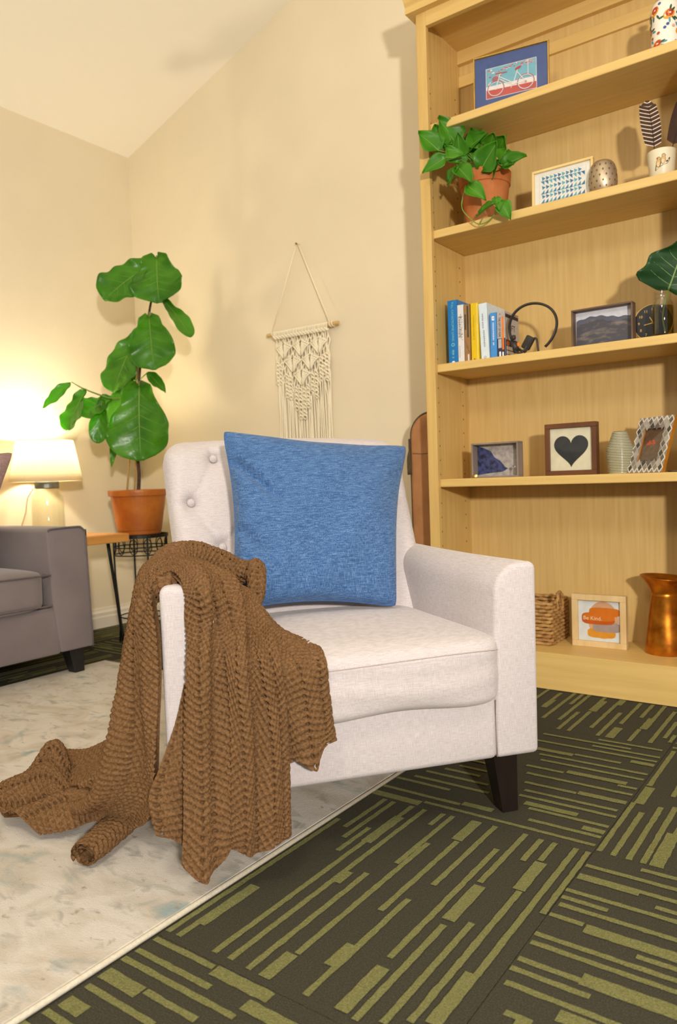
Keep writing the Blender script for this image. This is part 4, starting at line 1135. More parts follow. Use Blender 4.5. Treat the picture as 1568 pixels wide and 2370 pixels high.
# ==================================================================== THINGS ON THE BOOKCASE
Z1, Z2, Z3, Z4, Z5 = 1.911, 1.550, 1.090, 0.690, 0.120
m_pane = thin_glass('picture_glass', (250, 251, 251), 0.06, (252, 252, 252))
m_card = mat('white_card', (238, 234, 224), rough=0.9, col2=(232, 228, 217), scale=30)
m_board = mat('backing_board', (96, 76, 56), rough=0.9, col2=(84, 66, 48), scale=40)

def frame(name, label, loc, rz, w, h, fw, dep, mf, lean=0.0, recess=0.008, board=None, glass=True, cat='picture frame', easel=False, back=None):
    """frame standing on its lower edge; origin at the middle of the lower front edge, front towards -y"""
    t = thing(name, label, cat, loc, rz)
    t.rotation_euler = (-lean, 0, rz)
    for x0, x1, z0, z1 in ((-w / 2, w / 2, 0, fw), (-w / 2, w / 2, h - fw, h), (-w / 2, -w / 2 + fw, fw, h - fw), (w / 2 - fw, w / 2, fw, h - fw)):
        mesh_obj('frame_rail', *rbox(x0, x1, 0, dep, z0, z1, min(0.0012, fw * 0.2), 1), mf, t)
    mesh_obj('backing', *box(-w / 2 + fw * 0.6, w / 2 - fw * 0.6, recess + 0.001, min(dep, recess + 0.006), fw * 0.6, h - fw * 0.6), board or m_card, t)
    if glass:
        g = mesh_obj('glass_pane', *box(-w / 2 + fw * 0.8, w / 2 - fw * 0.8, recess - 0.0048, recess - 0.0040, fw * 0.8, h - fw * 0.8), m_pane, t)
    if easel:
        mesh_obj('easel_leg', *prism([(-0.012, 0.0), (0.012, 0.0), (0.008, h * 0.72), (-0.008, h * 0.72)], dep, dep + 0.004), m_board, t)
    return t
C_ = lambda n, c, r=0.85: mat(n, c, rough=r, col2=tuple(max(0, v - 8) for v in c), scale=60)

# --- top shelf: bicycle print with blue mat
m_gold = mat('gold_edge', (206, 166, 84), rough=0.35, metal=0.6, col2=(190, 148, 66), scale=30)
fr = frame('picture_frame', 'gold-edged frame with a red and white bicycle print on blue mat', (-0.980, 2.392, Z1), math.radians(11.7), 0.246, 0.180, 0.0042, 0.014, m_gold, lean=0.04)
P = [C_('mat_blue', (44, 74, 138)), C_('print_sky', (112, 178, 196)), C_('print_red', (196, 70, 62)), C_('print_white', (236, 226, 220)), C_('print_pink', (208, 150, 156)), C_('print_rose', (164, 92, 104)), C_('print_saddle', (176, 52, 44))]
S = [(rect(-0.119, 0.119, 0.004, 0.176), 0), (rect(-0.083, 0.083, 0.037, 0.138), 3), (rect(-0.0815, 0.0815, 0.0385, 0.1365), 1), (rect(-0.0815, 0.0815, 0.0385, 0.078), 3), ([(-0.0815, 0.0385), (0.0815, 0.0385), (0.0815, 0.060), (-0.0815, 0.066)], 2)]
for k in range(60):
    a = random.random(); x = -0.078 + 0.154 * a; z = 0.134 - random.random() * (0.012 + 0.045 * max(0, 0.45 - a) / 0.45)
    S.append((ell(x, z, random.uniform(0.002, 0.006), random.uniform(0.0015, 0.003), 7), random.choice((4, 4, 5, 3))))
for cx in (-0.050, 0.048):
    S += [(p, 5) for p in ring2(cx, 0.066, 0.0285, 0.0265, 0.0035)] + [(p, 3) for p in ring2(cx, 0.066, 0.0255, 0.0235, 0.002)]
for a, b, c, d, w in ((-0.050, 0.066, -0.036, 0.108, 0.0028), (-0.036, 0.101, -0.014, 0.086, 0.0026), (-0.014, 0.086, 0.008, 0.071, 0.0026), (-0.036, 0.094, -0.018, 0.080, 0.0022), (-0.018, 0.080, 0.006, 0.068, 0.0022), (0.008, 0.069, 0.022, 0.112, 0.0026), (0.008, 0.069, 0.048, 0.066, 0.0024), (0.021, 0.104, 0.048, 0.066, 0.0022), (-0.036, 0.108, -0.030, 0.112, 0.002), (-0.050, 0.114, -0.012, 0.112, 0.0028), (0.004, 0.069, 0.000, 0.056, 0.0018)):
    S.append((seg2(a, b, c, d, w), 3 if not (b > 0.111 and d > 0.111) else 6))
S += [(ell(0.024, 0.116, 0.011, 0.004, 14, 0.35), 6), (ell(-0.051, 0.098, 0.011, 0.009, 12), 5), (ell(0.008, 0.069, 0.005, 0.005, 10), 3), (ell(-0.050, 0.066, 0.004, 0.004, 8), 3), (ell(0.048, 0.066, 0.004, 0.004, 8), 4), (seg2(0.056, 0.086, 0.056, 0.135, 0.002), 3)]
flat_obj('artwork', S, P, fr, y=0.0085, step=0.000012)

# --- top shelf: floral tumbler
fl = thing('floral_jar', 'white ceramic jar painted with red, orange and blue flowers', 'jar', (-0.508, 2.42, Z1))
m_ceram = mat('white_ceramic', (236, 230, 212), rough=0.2, col2=(240, 234, 218), scale=5)
FR = 0.0425
mesh_obj('body', *lathe([(0.0, 0.0), (0.041, 0.0), (0.0435, 0.004), (0.0425, 0.02), (0.041, 0.06), (0.0415, 0.10), (0.042, 0.128), (0.039, 0.142), (0.031, 0.152), (0.022, 0.155), (0.020, 0.150), (0.0, 0.150)], 40, False, False), m_ceram, fl, smooth=True)
mesh_obj('knob', *lathe([(0.006, 0.150), (0.006, 0.160), (0.012, 0.164), (0.013, 0.170), (0.009, 0.175), (0.0, 0.176)], 16, False, False), m_ceram, fl, smooth=True)
FC = [C_('paint_orange', (226, 158, 44), .4), C_('paint_crimson', (186, 64, 52), .4), C_('paint_green', (58, 86, 56), .4), C_('paint_teal', (92, 150, 160), .4), C_('paint_blue', (64, 88, 150), .4), C_('paint_pink', (220, 168, 158), .4), C_('paint_cream', (246, 232, 214), .4)]
def cyl_decal(shapes, mats, parent, prof, name='painted_pattern', off=0.0004):
    V = []; F = []; MI = []
    zs = [z for r, z in prof]; rs = [r for r, z in prof]
    for k, (poly, m) in enumerate(shapes):
        n0 = len(V)
        cxm = sum(p[0] for p in poly) / len(poly); czm = sum(p[1] for p in poly) / len(poly)
        for x, z in [(cxm, czm)] + list(poly):
            r = float(np.interp(z, zs, rs)) + off + 0.00002 * k; a = x / 0.0425 - PI / 2
            V.append((r * math.cos(a), r * math.sin(a), z))
        n = len(poly)
        for i in range(n):
            F.append((n0, n0 + 1 + i, n0 + 1 + (i + 1) % n)); MI.append(m)
    return mesh_obj(name, V, F, mats, parent, mi=MI)
S = []
rr = random.Random(5)
for (cx, cz, sc) in ((-0.026, 0.118, 1), (0.018, 0.098, 1.1), (-0.052, 0.068, 0.9), (-0.018, 0.020, 1.05), (0.052, 0.052, 1), (-0.075, 0.112, 1), (0.06, 0.122, 0.9), (-0.09, 0.03, 1), (0.085, 0.085, 1)):
    S += [(ell(cx, cz, 0.0165 * sc, 0.0120 * sc, 14, 0.5), 0), (ell(cx + 0.002, cz + 0.003, 0.0110 * sc, 0.0085 * sc, 12, 0.5), 1), (ell(cx + 0.003, cz + 0.003, 0.003, 0.0022, 8), 6)]
    for j in range(6):
        a = rr.uniform(0, 2 * PI); L_ = rr.uniform(0.017, 0.025)
        S.append((ell(cx + L_ * math.cos(a), cz + L_ * math.sin(a), 0.0078, 0.0030, 8, a), rr.choice((2, 2, 3, 3))))
for (cx, cz, m_) in ((-0.008, 0.134, 4), (-0.016, 0.136, 4), (0.006, 0.062, 4), (0.014, 0.070, 4), (-0.034, 0.046, 1), (-0.012, 0.052, 1), (0.030, 0.064, 5), (-0.042, 0.026, 5), (0.036, 0.020, 4), (-0.045, 0.006, 4), (-0.062, 0.09, 4)):
    S.append((ell(cx, cz, 0.0045, 0.004, 10), m_))
S = [(p, m) for p, m in S if max(z for x, z in p) < 0.139 and min(z for x, z in p) > 0.002]
cyl_decal(S, FC, fl, [(0.0435, 0.004), (0.0425, 0.02), (0.041, 0.06), (0.0415, 0.10), (0.042, 0.128), (0.039, 0.142)])

# --- second shelf: pothos
m_clay = mat('weathered_clay', (178, 98, 42), rough=0.75, col2=(190, 124, 72), scale=10, contrast=(0.4, 0.7), bump=0.15)
PO = np.array([-1.098, 2.435, Z2])
po = thing('potted_pothos', 'trailing pothos with heart-shaped leaves in a weathered clay pot', 'plant', PO)
mesh_obj('pot', *lathe([(0.0, 0.0), (0.062, 0.0), (0.066, 0.004), (0.082, 0.130), (0.086, 0.132), (0.089, 0.172), (0.086, 0.175), (0.080, 0.172), (0.078, 0.150), (0.0, 0.150)], 40, False, False), m_clay, po, smooth=False)
mesh_obj('soil', *lathe([(0.078, 0.151), (0.04, 0.157), (0.0, 0.158)], 24, False, False), m_soil, po, smooth=True)
def zp1(x, y): return 930 + x / 2.457, y / 2.457
pl = [((300, 800), (205, 668), 118, 2.36), ((200, 845), (94, 757), 104, 2.30), ((228, 835), (190, 712), 92, 2.33), ((330, 880), (318, 752), 74, 2.36), ((368, 850), (492, 758), 104, 2.40), ((420, 740), (492, 690), 60, 2.44), ((552, 850), (598, 764), 96, 2.44), ((462, 945), (548, 802), 108, 2.35), ((588, 935), (714, 886), 84, 2.38), ((500, 985), (566, 905), 70, 2.38), ((236, 905), (119, 987), 66, 2.28), ((240, 908), (356, 886), 62, 2.31), ((272, 1028), (330, 950), 66, 2.32), ((330, 960), (402, 1046), 78, 2.31), ((388, 1066), (482, 1142), 72, 2.31), ((452, 1212), (534, 1156), 72, 2.31), ((540, 1132), (556, 1204), 44, 2.31), ((568, 1162), (622, 1252), 62, 2.31), ((590, 865), (556, 935), 66, 2.42), ((280, 820), (262, 876), 56, 2.34), ((400, 900), (372, 800), 84, 2.42), ((520, 880), (480, 780), 80, 2.45), ((350, 930), (300, 890), 70, 2.36), ((430, 830), (395, 735), 84, 2.40), ((500, 830), (530, 745), 76, 2.42), ((310, 915), (250, 830), 76, 2.33), ((440, 985), (480, 905), 66, 2.36), ((545, 960), (640, 935), 66, 2.40)]
crown_c = np.array([0, 0, 0.155])
for k, (b, t, w, Y) in enumerate(pl):
    B = at_Y(*zp1(*b), Y); T_ = at_Y(*zp1(*t), Y - 0.012 + 0.02 * (k % 3 - 1)); B = B - (T_ - B) * 0.12
    leaf(B, T_, w * 1.38 / 2.457 / FPX * 2.75, -CF + np.array([0.25 * math.sin(k * 2.1), -0.2, 0.35 + 0.25 * math.cos(k * 1.7)]), 'heart', m_poth, po, PO, wav=0.05, cup=0.16, droop=0.10, nu=10, nv=9, ph=k)
    if k not in (14, 15, 16, 17):
        mid = (B - PO) * 0.55 + crown_c * 0.45 + np.array([0, 0, 0.025])
        root = crown_c + np.array([0.03 * math.cos(k), 0.03 * math.sin(k), -0.01])
        mesh_obj('petiole', *tube(spline([root, mid, B - PO], 10), 0.0016, 5), m_twig, po, smooth=True)
vine = [(430, 950), (388, 1052), (352, 1110), (346, 1190), (402, 1252), (442, 1274), (492, 1258), (548, 1200), (575, 1165)]
mesh_obj('vine', *tube(spline([at_Y(*zp1(*v), 2.37 if i == 0 else 2.318) - PO for i, v in enumerate(vine)], 40), 0.0018, 6), m_twig, po, smooth=True)
for a, b in (((350, 1108), (390, 1066)), ((402, 1252), (454, 1212)), ((446, 1272), (470, 1225)), ((530, 1215), (545, 1140))):
    mesh_obj('petiole', *tube([at_Y(*zp1(*a), 2.318) - PO, at_Y(*zp1(*b), 2.312) - PO], 0.0013, 5), m_twig, po, smooth=True)

# --- second shelf: framed teal triangle print
m_paleframe = mat('pale_wood_frame', (232, 204, 142), rough=0.5, col2=(222, 190, 122), scale=20, stretch=(1, 1, 0.2))
fr = frame('picture_frame', 'pale wooden frame with a teal and white triangle pattern print', (-0.8215, 2.402, Z2), math.radians(1.0), 0.197, 0.130, 0.008, 0.016, m_paleframe, lean=0.04)
P = [C_('print_paper', (240, 236, 226)), C_('tri_blue', (66, 132, 168)), C_('tri_teal', (98, 172, 184)), C_('tri_deep', (46, 110, 150)), C_('mount_cream', (226, 214, 186))]
S = [(rect(-0.091, 0.091, 0.007, 0.123), 0), (rect(-0.076, 0.076, 0.018, 0.1125), 4), (rect(-0.0745, 0.0745, 0.0195, 0.111), 0)]
for r_ in range(6):
    for c in range(11):
        x = -0.071 + c * 0.0130 + 0.004 * (r_ % 2); z = 0.0225 + r_ * 0.0145
        if x + 0.0125 > 0.073: continue
        d = 0.0135 if r_ % 3 != 1 else 0.0
        S.append(([(x, z + 0.0140 - d), (x + 0.0122, z + 0.0004), (x + 0.0122, z + 0.0138)] if r_ % 2 == 0 else [(x + 0.0122, z + 0.007), (x, z + 0.0138), (x + 0.002, z + 0.0004)], 1 + (c * 5 + r_ * 3) % 3))
flat_obj('artwork', S, P, fr, y=0.0085, step=0.000012)

# --- second shelf: pierced metal tealight holder
m_pewter = mat('brushed_pewter', (176, 154, 122), rough=0.42, metal=0.7, col2=(192, 172, 144), scale=20, stretch=(1, 1, 0.3))
m_hole = mat('pierced_gap', (96, 66, 30), rough=0.9, col2=(120, 86, 40), scale=60)
ca = thing('candle_holder', 'round pierced metal tealight holder with small diamond cut-outs', 'candle holder', (-0.694, 2.410, Z2))
cpz = [(0.030, 0.0), (0.037, 0.006), (0.0425, 0.030), (0.043, 0.052), (0.040, 0.076), (0.033, 0.094), (0.026, 0.101), (0.024, 0.102)]
mesh_obj('body', *lathe([(0.0, 0.0)] + cpz + [(0.022, 0.099), (0.031, 0.090), (0.038, 0.074), (0.041, 0.05), (0.040, 0.03), (0.03, 0.004), (0.0, 0.004)], 40, False, False), m_pewter, ca, smooth=True)
S = []
for r_ in range(5):
    for c in range(14):
        x = -0.13 + c * 0.019 + 0.0095 * (r_ % 2); z = 0.018 + r_ * 0.0165
        S.append(([(x - 0.0026, z), (x, z - 0.0038), (x + 0.0026, z), (x, z + 0.0038)], 0))
cyl_decal(S, [m_hole], ca, [(0.030, 0.0), (0.037, 0.006), (0.0425, 0.030), (0.043, 0.052), (0.040, 0.076), (0.033, 0.094)], 'cutouts', off=0.0003)

# --- second shelf: cup with birds, and feathers
m_stone = mat('cream_stoneware', (222, 212, 182), rough=0.4, col2=(212, 200, 168), scale=12)
cup = thing('stoneware_cup', 'cream stoneware cup with two small birds drawn on it', 'cup', (-0.525, 2.420, Z2))
mesh_obj('body', *lathe([(0.0, 0.0), (0.031, 0.0), (0.033, 0.003), (0.0405, 0.086), (0.040, 0.088), (0.0385, 0.087), (0.032, 0.006), (0.0, 0.006)], 36, False, False), m_stone, cup, smooth=True)
BC = [C_('bird_line', (84, 68, 40), .6), C_('bird_tan', (206, 170, 110), .6), C_('bird_rust', (178, 96, 46), .6), C_('bird_pale', (226, 200, 154), .6)]
S = [(seg2(-0.028, 0.026, -0.006, 0.037, 0.0016), 0), (seg2(-0.006, 0.037, 0.012, 0.042, 0.0016), 0), (seg2(0.012, 0.042, 0.020, 0.052, 0.0014), 0)]
for cx, cz in ((-0.016, 0.046), (-0.001, 0.053)):
    S += [(ell(cx, cz, 0.0078, 0.0125, 16, -0.15), 0), (ell(cx, cz, 0.0068, 0.0114, 16, -0.15), 1), (ell(cx - 0.001, cz - 0.004, 0.0045, 0.006, 12), 3), (ell(cx + 0.001, cz + 0.012, 0.0056, 0.0048, 12), 0), (ell(cx + 0.001, cz + 0.0115, 0.0046, 0.0040, 12), 1), (seg2(cx + 0.006, cz + 0.0115, cx + 0.009, cz + 0.0105, 0.001), 0), (seg2(cx - 0.007, cz - 0.004, cx - 0.011, cz - 0.018, 0.0026), 0)]
S += [(ell(-0.019, 0.059, 0.003, 0.0028, 8), 2), (ell(0.011, 0.048, 0.004, 0.0025, 10, 0.4), 0), (ell(0.018, 0.055, 0.004, 0.0025, 10, 1.0), 0)]
d_ = cyl_decal(S, BC, cup, [(0.033, 0.003), (0.0405, 0.086)], 'bird_drawing')
d_.rotation_euler = (0, 0, 0.35)
m_fw = C_('feather_white', (226, 200, 180), .8); m_fb = C_('feather_brown', (62, 44, 34), .8); m_fd = C_('feather_dark', (58, 36, 26), .8)
def feather(name, label, base, tip, width, bars, facing=None, mats=None):
    t = thing(name, label, 'feather', base, group='feathers in the bird cup')
    base, tip = np.array(base), np.array(tip); ax = tip - base; Ln = np.linalg.norm(ax); d = ax / Ln
    f = np.array(facing if facing is not None else -CF); nrm = f - d * (f @ d); nrm /= np.linalg.norm(nrm); sd = np.cross(nrm, d)
    V = []; F = []; MI = []
    n = 46; u0 = 0.10
    for sg in (-1, 1):
        for i in range(n):
            t0 = u0 + (1 - u0) * i / n; t1 = u0 + (1 - u0) * (i + 0.96) / n
            k = len(V)
            for tt in (t0, t1):
                for v in (0.0, 0.55, 1.0):
                    w = width / 2 * (min(1, (1 - (tt - u0) / (1 - u0)) / 0.16) ** 0.5) * (0.72 + 0.28 * math.sin(PI * tt)) * (0.85 if sg < 0 else 1.1)
                    sw = 0.055 * v * Ln * (1 if tt < 0.9 else 0.4)
                    P_ = d * (tt * Ln + sw) + sd * sg * v * w + nrm * (0.003 * v * v + 0.006 * math.sin(PI * tt))
                    V.append(P_)
            F += [(k, k + 1, k + 4, k + 3), (k + 1, k + 2, k + 5, k + 4)]
            MI += [(0 if (i % 4) in (0,) or (i % 4 == 1 and i % 8 < 4 and False) else 1) if bars else 1] * 2
    mesh_obj('vane', V, F, mats or [m_fw, m_fb], t, mi=MI)
    mesh_obj('shaft', *tube([d * (tt * Ln) + nrm * (0.006 * math.sin(PI * tt) + 0.0008) for tt in np.linspace(-0.28, 0.97, 14)], np.linspace(0.0016, 0.0005, 14), 6), mats[1] if mats else m_fb, t, smooth=True)
    return t
feather('barred_feather', 'brown and white barred feather standing in the bird cup', at_Y(1516, 352, 2.425), at_Y(1499, 236, 2.425), 0.062, True)
feather('dark_feather', 'plain dark brown feather leaning out of the bird cup', at_Y(1556, 345, 2.43), at_Y(1584, 232, 2.43), 0.050, False, mats=[m_fd, m_fd])

# --- third shelf: books
def book(label, x0, x1, h, dep, cover, y=2.400, pages=True, lean=0.0):
    t = thing('book', label, 'book', ((x0 + x1) / 2, y, Z3), 0.0, 'books on the third shelf')
    w = x1 - x0 - 0.0006
    t.rotation_euler = (0, lean, 0)
    cv = join(box(-w / 2, -w / 2 + 0.002, 0, dep, 0, h), box(w / 2 - 0.002, w / 2, 0, dep, 0, h), rbox(-w / 2, w / 2, -0.0015, 0.0025, 0, h, 0.001, 1))
    mesh_obj('cover', *cv, cover, t)
    mesh_obj('pages', *box(-w / 2 + 0.002, w / 2 - 0.002, 0.0025, dep - 0.004, 0.003, h - 0.003), C_('page_edges', (232, 222, 198)), t)
    return t, w
def dashes(x, z0, z1, hgt, m, parent, y=-0.0019, seed=0, name='spine_lettering'):
    """small unreadable lettering set as short strokes down a spine"""
    r = random.Random(seed); S = []; z = z0
    while z > z1:
        l = r.uniform(0.0025, 0.005)
        if r.random() < 0.85: S.append((rect(x - hgt / 2 * r.uniform(0.7, 1), x + hgt / 2 * r.uniform(0.7, 1), z - l * 0.35, z), 0)); S.append((rect(x - hgt * 0.1, x + hgt * 0.1 + 0.0004, z - l, z), 0))
        z -= l * 1.3
    flat_obj(name, S, [m], parent, y=y, step=0.000004)
m_bk = [C_('book_blue', (36, 122, 188), .35), C_('book_white', (226, 222, 220), .5), C_('book_brown', (158, 118, 72), .5), C_('book_yellow', (226, 190, 22), .4), C_('book_pale', (214, 226, 232), .45), C_('book_sky', (72, 146, 214), .4), C_('book_grey', (178, 170, 164), .5)]
m_ink = C_('black_ink', (34, 30, 30)); m_tealink = C_('teal_ink', (130, 196, 206)); m_greyink = C_('grey_ink', (120, 124, 130)); m_whiteink = C_('white_ink', (238, 240, 244)); m_navy = C_('navy_print', (62, 56, 74)); m_orange = C_('orange_print', (232, 124, 34)); m_darkbar = C_('dark_bar', (70, 68, 54))
b, w = book('tall thick blue book with pale teal lettering standing at the end', -1.2350, -1.1980, 0.2250, 0.155, m_bk[0])
text_on('spine_lettering', 'FULL CATASTROPHE LIVING', 0.012, m_tealink, b, (0, -0.0019, 0.150), True, width=0.135)
flat_obj('emblem', [(ell(0, 0.070, 0.0065, 0.0065, 14), 0), (ell(0, 0.070, 0.004, 0.004, 12), 1), (ell(0.0, 0.008, 0.006, 0.006, 14), 2)], [m_tealink, m_bk[0], m_whiteink], b, y=-0.0019, step=0.00003)
dashes(0, 0.052, 0.026, 0.012, m_tealink, b, seed=3)
b, w = book('white paperback with black scribbled lettering on its spine', -1.1975, -1.1735, 0.2040, 0.150, m_bk[1])
text_on('spine_lettering', 'Essentials', 0.017, m_ink, b, (-0.003, -0.0019, 0.128), True, width=0.072)
S = []
r_ = random.Random(4)
for k in range(26):
    z = 0.170 - k * 0.0034; S.append((seg2(0.001 + r_.uniform(-.004, .004), z, 0.006 + r_.uniform(-.003, .003), z - r_.uniform(-.004, .004) + 0.0005, 0.0009), 0))
flat_obj('scribble', S, [m_ink], b, y=-0.0019, step=0.000004)
dashes(-0.005, 0.062, 0.018, 0.003, m_greyink, b, seed=6)
b, w = book('thin tan paperback with dark green title bars', -1.1725, -1.1500, 0.2020, 0.150, m_bk[2])
flat_obj('title_bars', [(rect(-0.0085, -0.0035, 0.115, 0.168), 0), (rect(0.0, 0.0065, 0.088, 0.196), 0), (rect(0.001, 0.006, 0.004, 0.030), 1), (seg2(-0.007, 0.075, 0.004, 0.05, 0.0015), 2), (seg2(-0.005, 0.06, 0.008, 0.035, 0.0015), 2)], [m_darkbar, m_bk[1], C_('grain_line', (122, 84, 48))], b, y=-0.0019, step=0.000004)
b, w = book('bright yellow paperback on the bookcase shelf', -1.1470, -1.1170, 0.2020, 0.145, m_bk[3])
dashes(-0.004, 0.160, 0.080, 0.006, C_('ochre_ink', (190, 150, 24)), b, seed=9)
flat_obj('spine_mark_sheen', [(rect(-0.006, 0.0, 0.008, 0.013), 0), (rect(0.0075, 0.0105, 0.003, 0.199), 1)], [C_('ochre_ink2', (150, 118, 20)), C_('yellow_sheen', (240, 220, 130))], b, y=-0.0019, step=0.000004)  # ochre print mark, plus a pale edge strip that paints a sheen on
b, w = book('white and pale blue book leaning slightly with grey lettering', -1.1105, -1.0800, 0.1960, 0.150, m_bk[4], lean=-0.035)
dashes(-0.002, 0.160, 0.112, 0.007, m_greyink, b, seed=12); dashes(0.0, 0.104, 0.048, 0.007, m_greyink, b, seed=13)
flat_obj('emblem', [(p, 0) for p in ring2(0.0, 0.012, 0.004, 0.004, 0.001, 14)], [m_ink], b, y=-0.0019, step=0.000004)
cvS = [(seg2(0.02, 0.165, 0.06, 0.165, 0.012), 0), (seg2(0.07, 0.163, 0.12, 0.163, 0.012), 0)]
b, w = book('small sky-blue paperback with white lettering and a white square', -1.0760, -1.0520, 0.1580, 0.120, m_bk[5])
flat_obj('emblem', [(rect(-0.0045, 0.0045, 0.132, 0.146), 0), (ell(0.0005, 0.139, 0.002, 0.003, 8), 1)], [m_whiteink, C_('pink_dot', (210, 120, 130))], b, y=-0.0019, step=0.00002)
dashes(0.0, 0.124, 0.052, 0.007, m_whiteink, b, seed=21)
b, w = book('grey paperback with black title and orange spine stripe', -1.0510, -1.0210, 0.1580, 0.115, m_bk[6])
flat_obj('spine_print', [(rect(-0.0145, 0.0145, 0.0005, 0.068), 0), (rect(0.003, 0.0095, 0.030, 0.140), 1), (ell(-0.003, 0.149, 0.0018, 0.0018, 8), 2), (rect(-0.010, -0.008, 0.036, 0.066), 3), (rect(-0.006, -0.004, 0.036, 0.066), 3), (rect(-0.002, 0.0, 0.036, 0.066), 3), (rect(-0.008, -0.002, 0.004, 0.024), 3), (rect(0.003, 0.008, 0.008, 0.022), 3)], [m_navy, m_orange, m_ink, m_whiteink], b, y=-0.0019, step=0.00001)
text_on('spine_lettering', 'THE GIFT OF FEAR', 0.0105, m_ink, b, (-0.0055, -0.0022, 0.106), True, width=0.066)
# printed front cover (faces +x)
V, F = text_vf('GIFT', 0.030)
V = np.stack([np.full(len(V), w / 2 + 0.0004), V[:, 0] * 1.0 + 0.052, V[:, 1] + 0.105], 1)
mesh_obj('cover_lettering', V, F, m_ink, b)
V, F, MI = flat([(rect(0.002, 0.112, 0.001, 0.064), 1), (ell(0.020, 0.052, 0.012, 0.009, 14), 2), (rect(0.008, 0.10, 0.030, 0.042), 3), (rect(0.008, 0.10, 0.016, 0.027), 3), (rect(0.008, 0.10, 0.002, 0.013), 3)], 0, 0.00003)
V = np.stack([w / 2 + 0.0003 - V[:, 1], V[:, 0], V[:, 2]], 1)
mesh_obj('cover_bar', [(w / 2 + 0.0003, y_, z_) for y_, z_ in rect(0.002, 0.112, 0.138, 0.150)], [(0, 1, 2, 3)], C_('cover_bar', (56, 46, 38)), b)
mesh_obj('cover_print', V, F, [C_('cover_bar', (56, 46, 38)), m_navy, m_orange, m_whiteink], b, mi=MI)

# --- third shelf: headset
m_rub = mat('black_rubber', (42, 38, 35), rough=0.5, col2=(52, 47, 43), scale=40)
hp = thing('headset', 'thin black headset with a round headband standing on the shelf', 'headphones', (-0.920, 2.385, Z3))
HR = 0.080
hb = [(HR * math.cos(a), 0.006 * math.sin(2 * a), 0.083 + HR * math.sin(a)) for a in np.linspace(-0.98, PI + 1.05, 60)]
V, F = tube(hb, 0.0042, 10); V[:, 1] *= 1.0
V2 = V.copy(); V2[:, 1] = V[:, 1] * 1.8
mesh_obj('headband', V2, F, m_rub, hp, smooth=True)
def ecup(loc, ry, rz_, s=1.0):
    v = lathe([(0.0, -0.010), (0.018, -0.010), (0.021, -0.006), (0.021, 0.004), (0.015, 0.010), (0.0, 0.011)], 24, False, False)
    v = xf(v, (0, 0, 0), roty(ry), (s, s, s)); v = xf(v, loc, rotz(rz_))
    return v
mesh_obj('ear_pad', *ecup((-0.060, -0.004, 0.030), PI / 2 - 0.2, 0.35, 1.0), m_rub, hp, smooth=True)
mesh_obj('ear_pad', *xf(rbox(-0.015, 0.015, -0.008, 0.008, -0.022, 0.022, 0.005, 3), (-0.012, -0.012, 0.036), roty(0.55)), m_rub, hp, smooth=True)
mesh_obj('orange_dot', *xf(lathe([(0.0, 0.0), (0.006, 0.0), (0.006, 0.0015), (0.0, 0.002)], 14, False, False), (-0.044, -0.016, 0.034), rotx(PI / 2)), m_orange, hp)
mesh_obj('boom_arm', *tube(spline([(-0.062, -0.006, 0.030), (-0.052, -0.020, 0.012), (-0.036, -0.022, 0.004), (-0.022, -0.020, 0.014), (-0.012, -0.016, 0.030)], 24), 0.0034, 8), m_rub, hp, smooth=True)
mesh_obj('microphone', *xf(lathe([(0.0, -0.009), (0.006, -0.007), (0.0075, 0.0), (0.006, 0.007), (0.0, 0.009)], 14, False, False), (-0.058, -0.020, 0.058)), m_rub, hp, smooth=True)
mesh_obj('cable', *tube(spline([(-0.024, -0.018, 0.004), (-0.010, -0.020, 0.016), (0.006, -0.022, 0.040), (0.014, -0.022, 0.046), (0.021, -0.022, 0.040), (0.024, -0.022, 0.018), (0.026, -0.022, 0.003)], 30), 0.0034, 8), m_rub, hp, smooth=True)

# --- third shelf: landscape photograph in a walnut box frame
m_walnut = mat('grey_walnut', (112, 88, 68), rough=0.6, col2=(92, 70, 54), scale=16, stretch=(0.2, 1, 1), bump=0.05)
fr = frame('picture_frame', 'deep walnut box frame with a photograph of a hazy hillside', (-0.701, 2.388, Z3), math.radians(-0.6), 0.188, 0.121, 0.0055, 0.036, m_walnut, recess=0.030, glass=False)
m_hill = mat('photo_hillside', (74, 72, 78), rough=0.5, col2=(132, 120, 108), scale=60, stretch=(0.6, 1, 1.6), detail=8, contrast=(0.48, 0.80))
P = [C_('photo_sky', (206, 206, 212), .4), m_hill, C_('photo_ridge', (92, 94, 108), .4)]
ridge = [(-0.087 + 0.174 * i / 24, 0.088 + 0.008 * math.sin(i * 0.22) + 0.002 * math.sin(i * 1.3) + 0.00025 * i) for i in range(25)]
S = [(rect(-0.0885, 0.0885, 0.0055, 0.1155), 0), ([(-0.0885, 0.0055), (0.0885, 0.0055)] + ridge[::-1], 2), ([(-0.0885, 0.0055), (0.0885, 0.0055)] + [(x, z - 0.012 - 0.003 * math.sin(x * 60)) for x, z in ridge[::-1]], 1)]
flat_obj('photograph', S, P, fr, y=0.0295, step=0.0001)

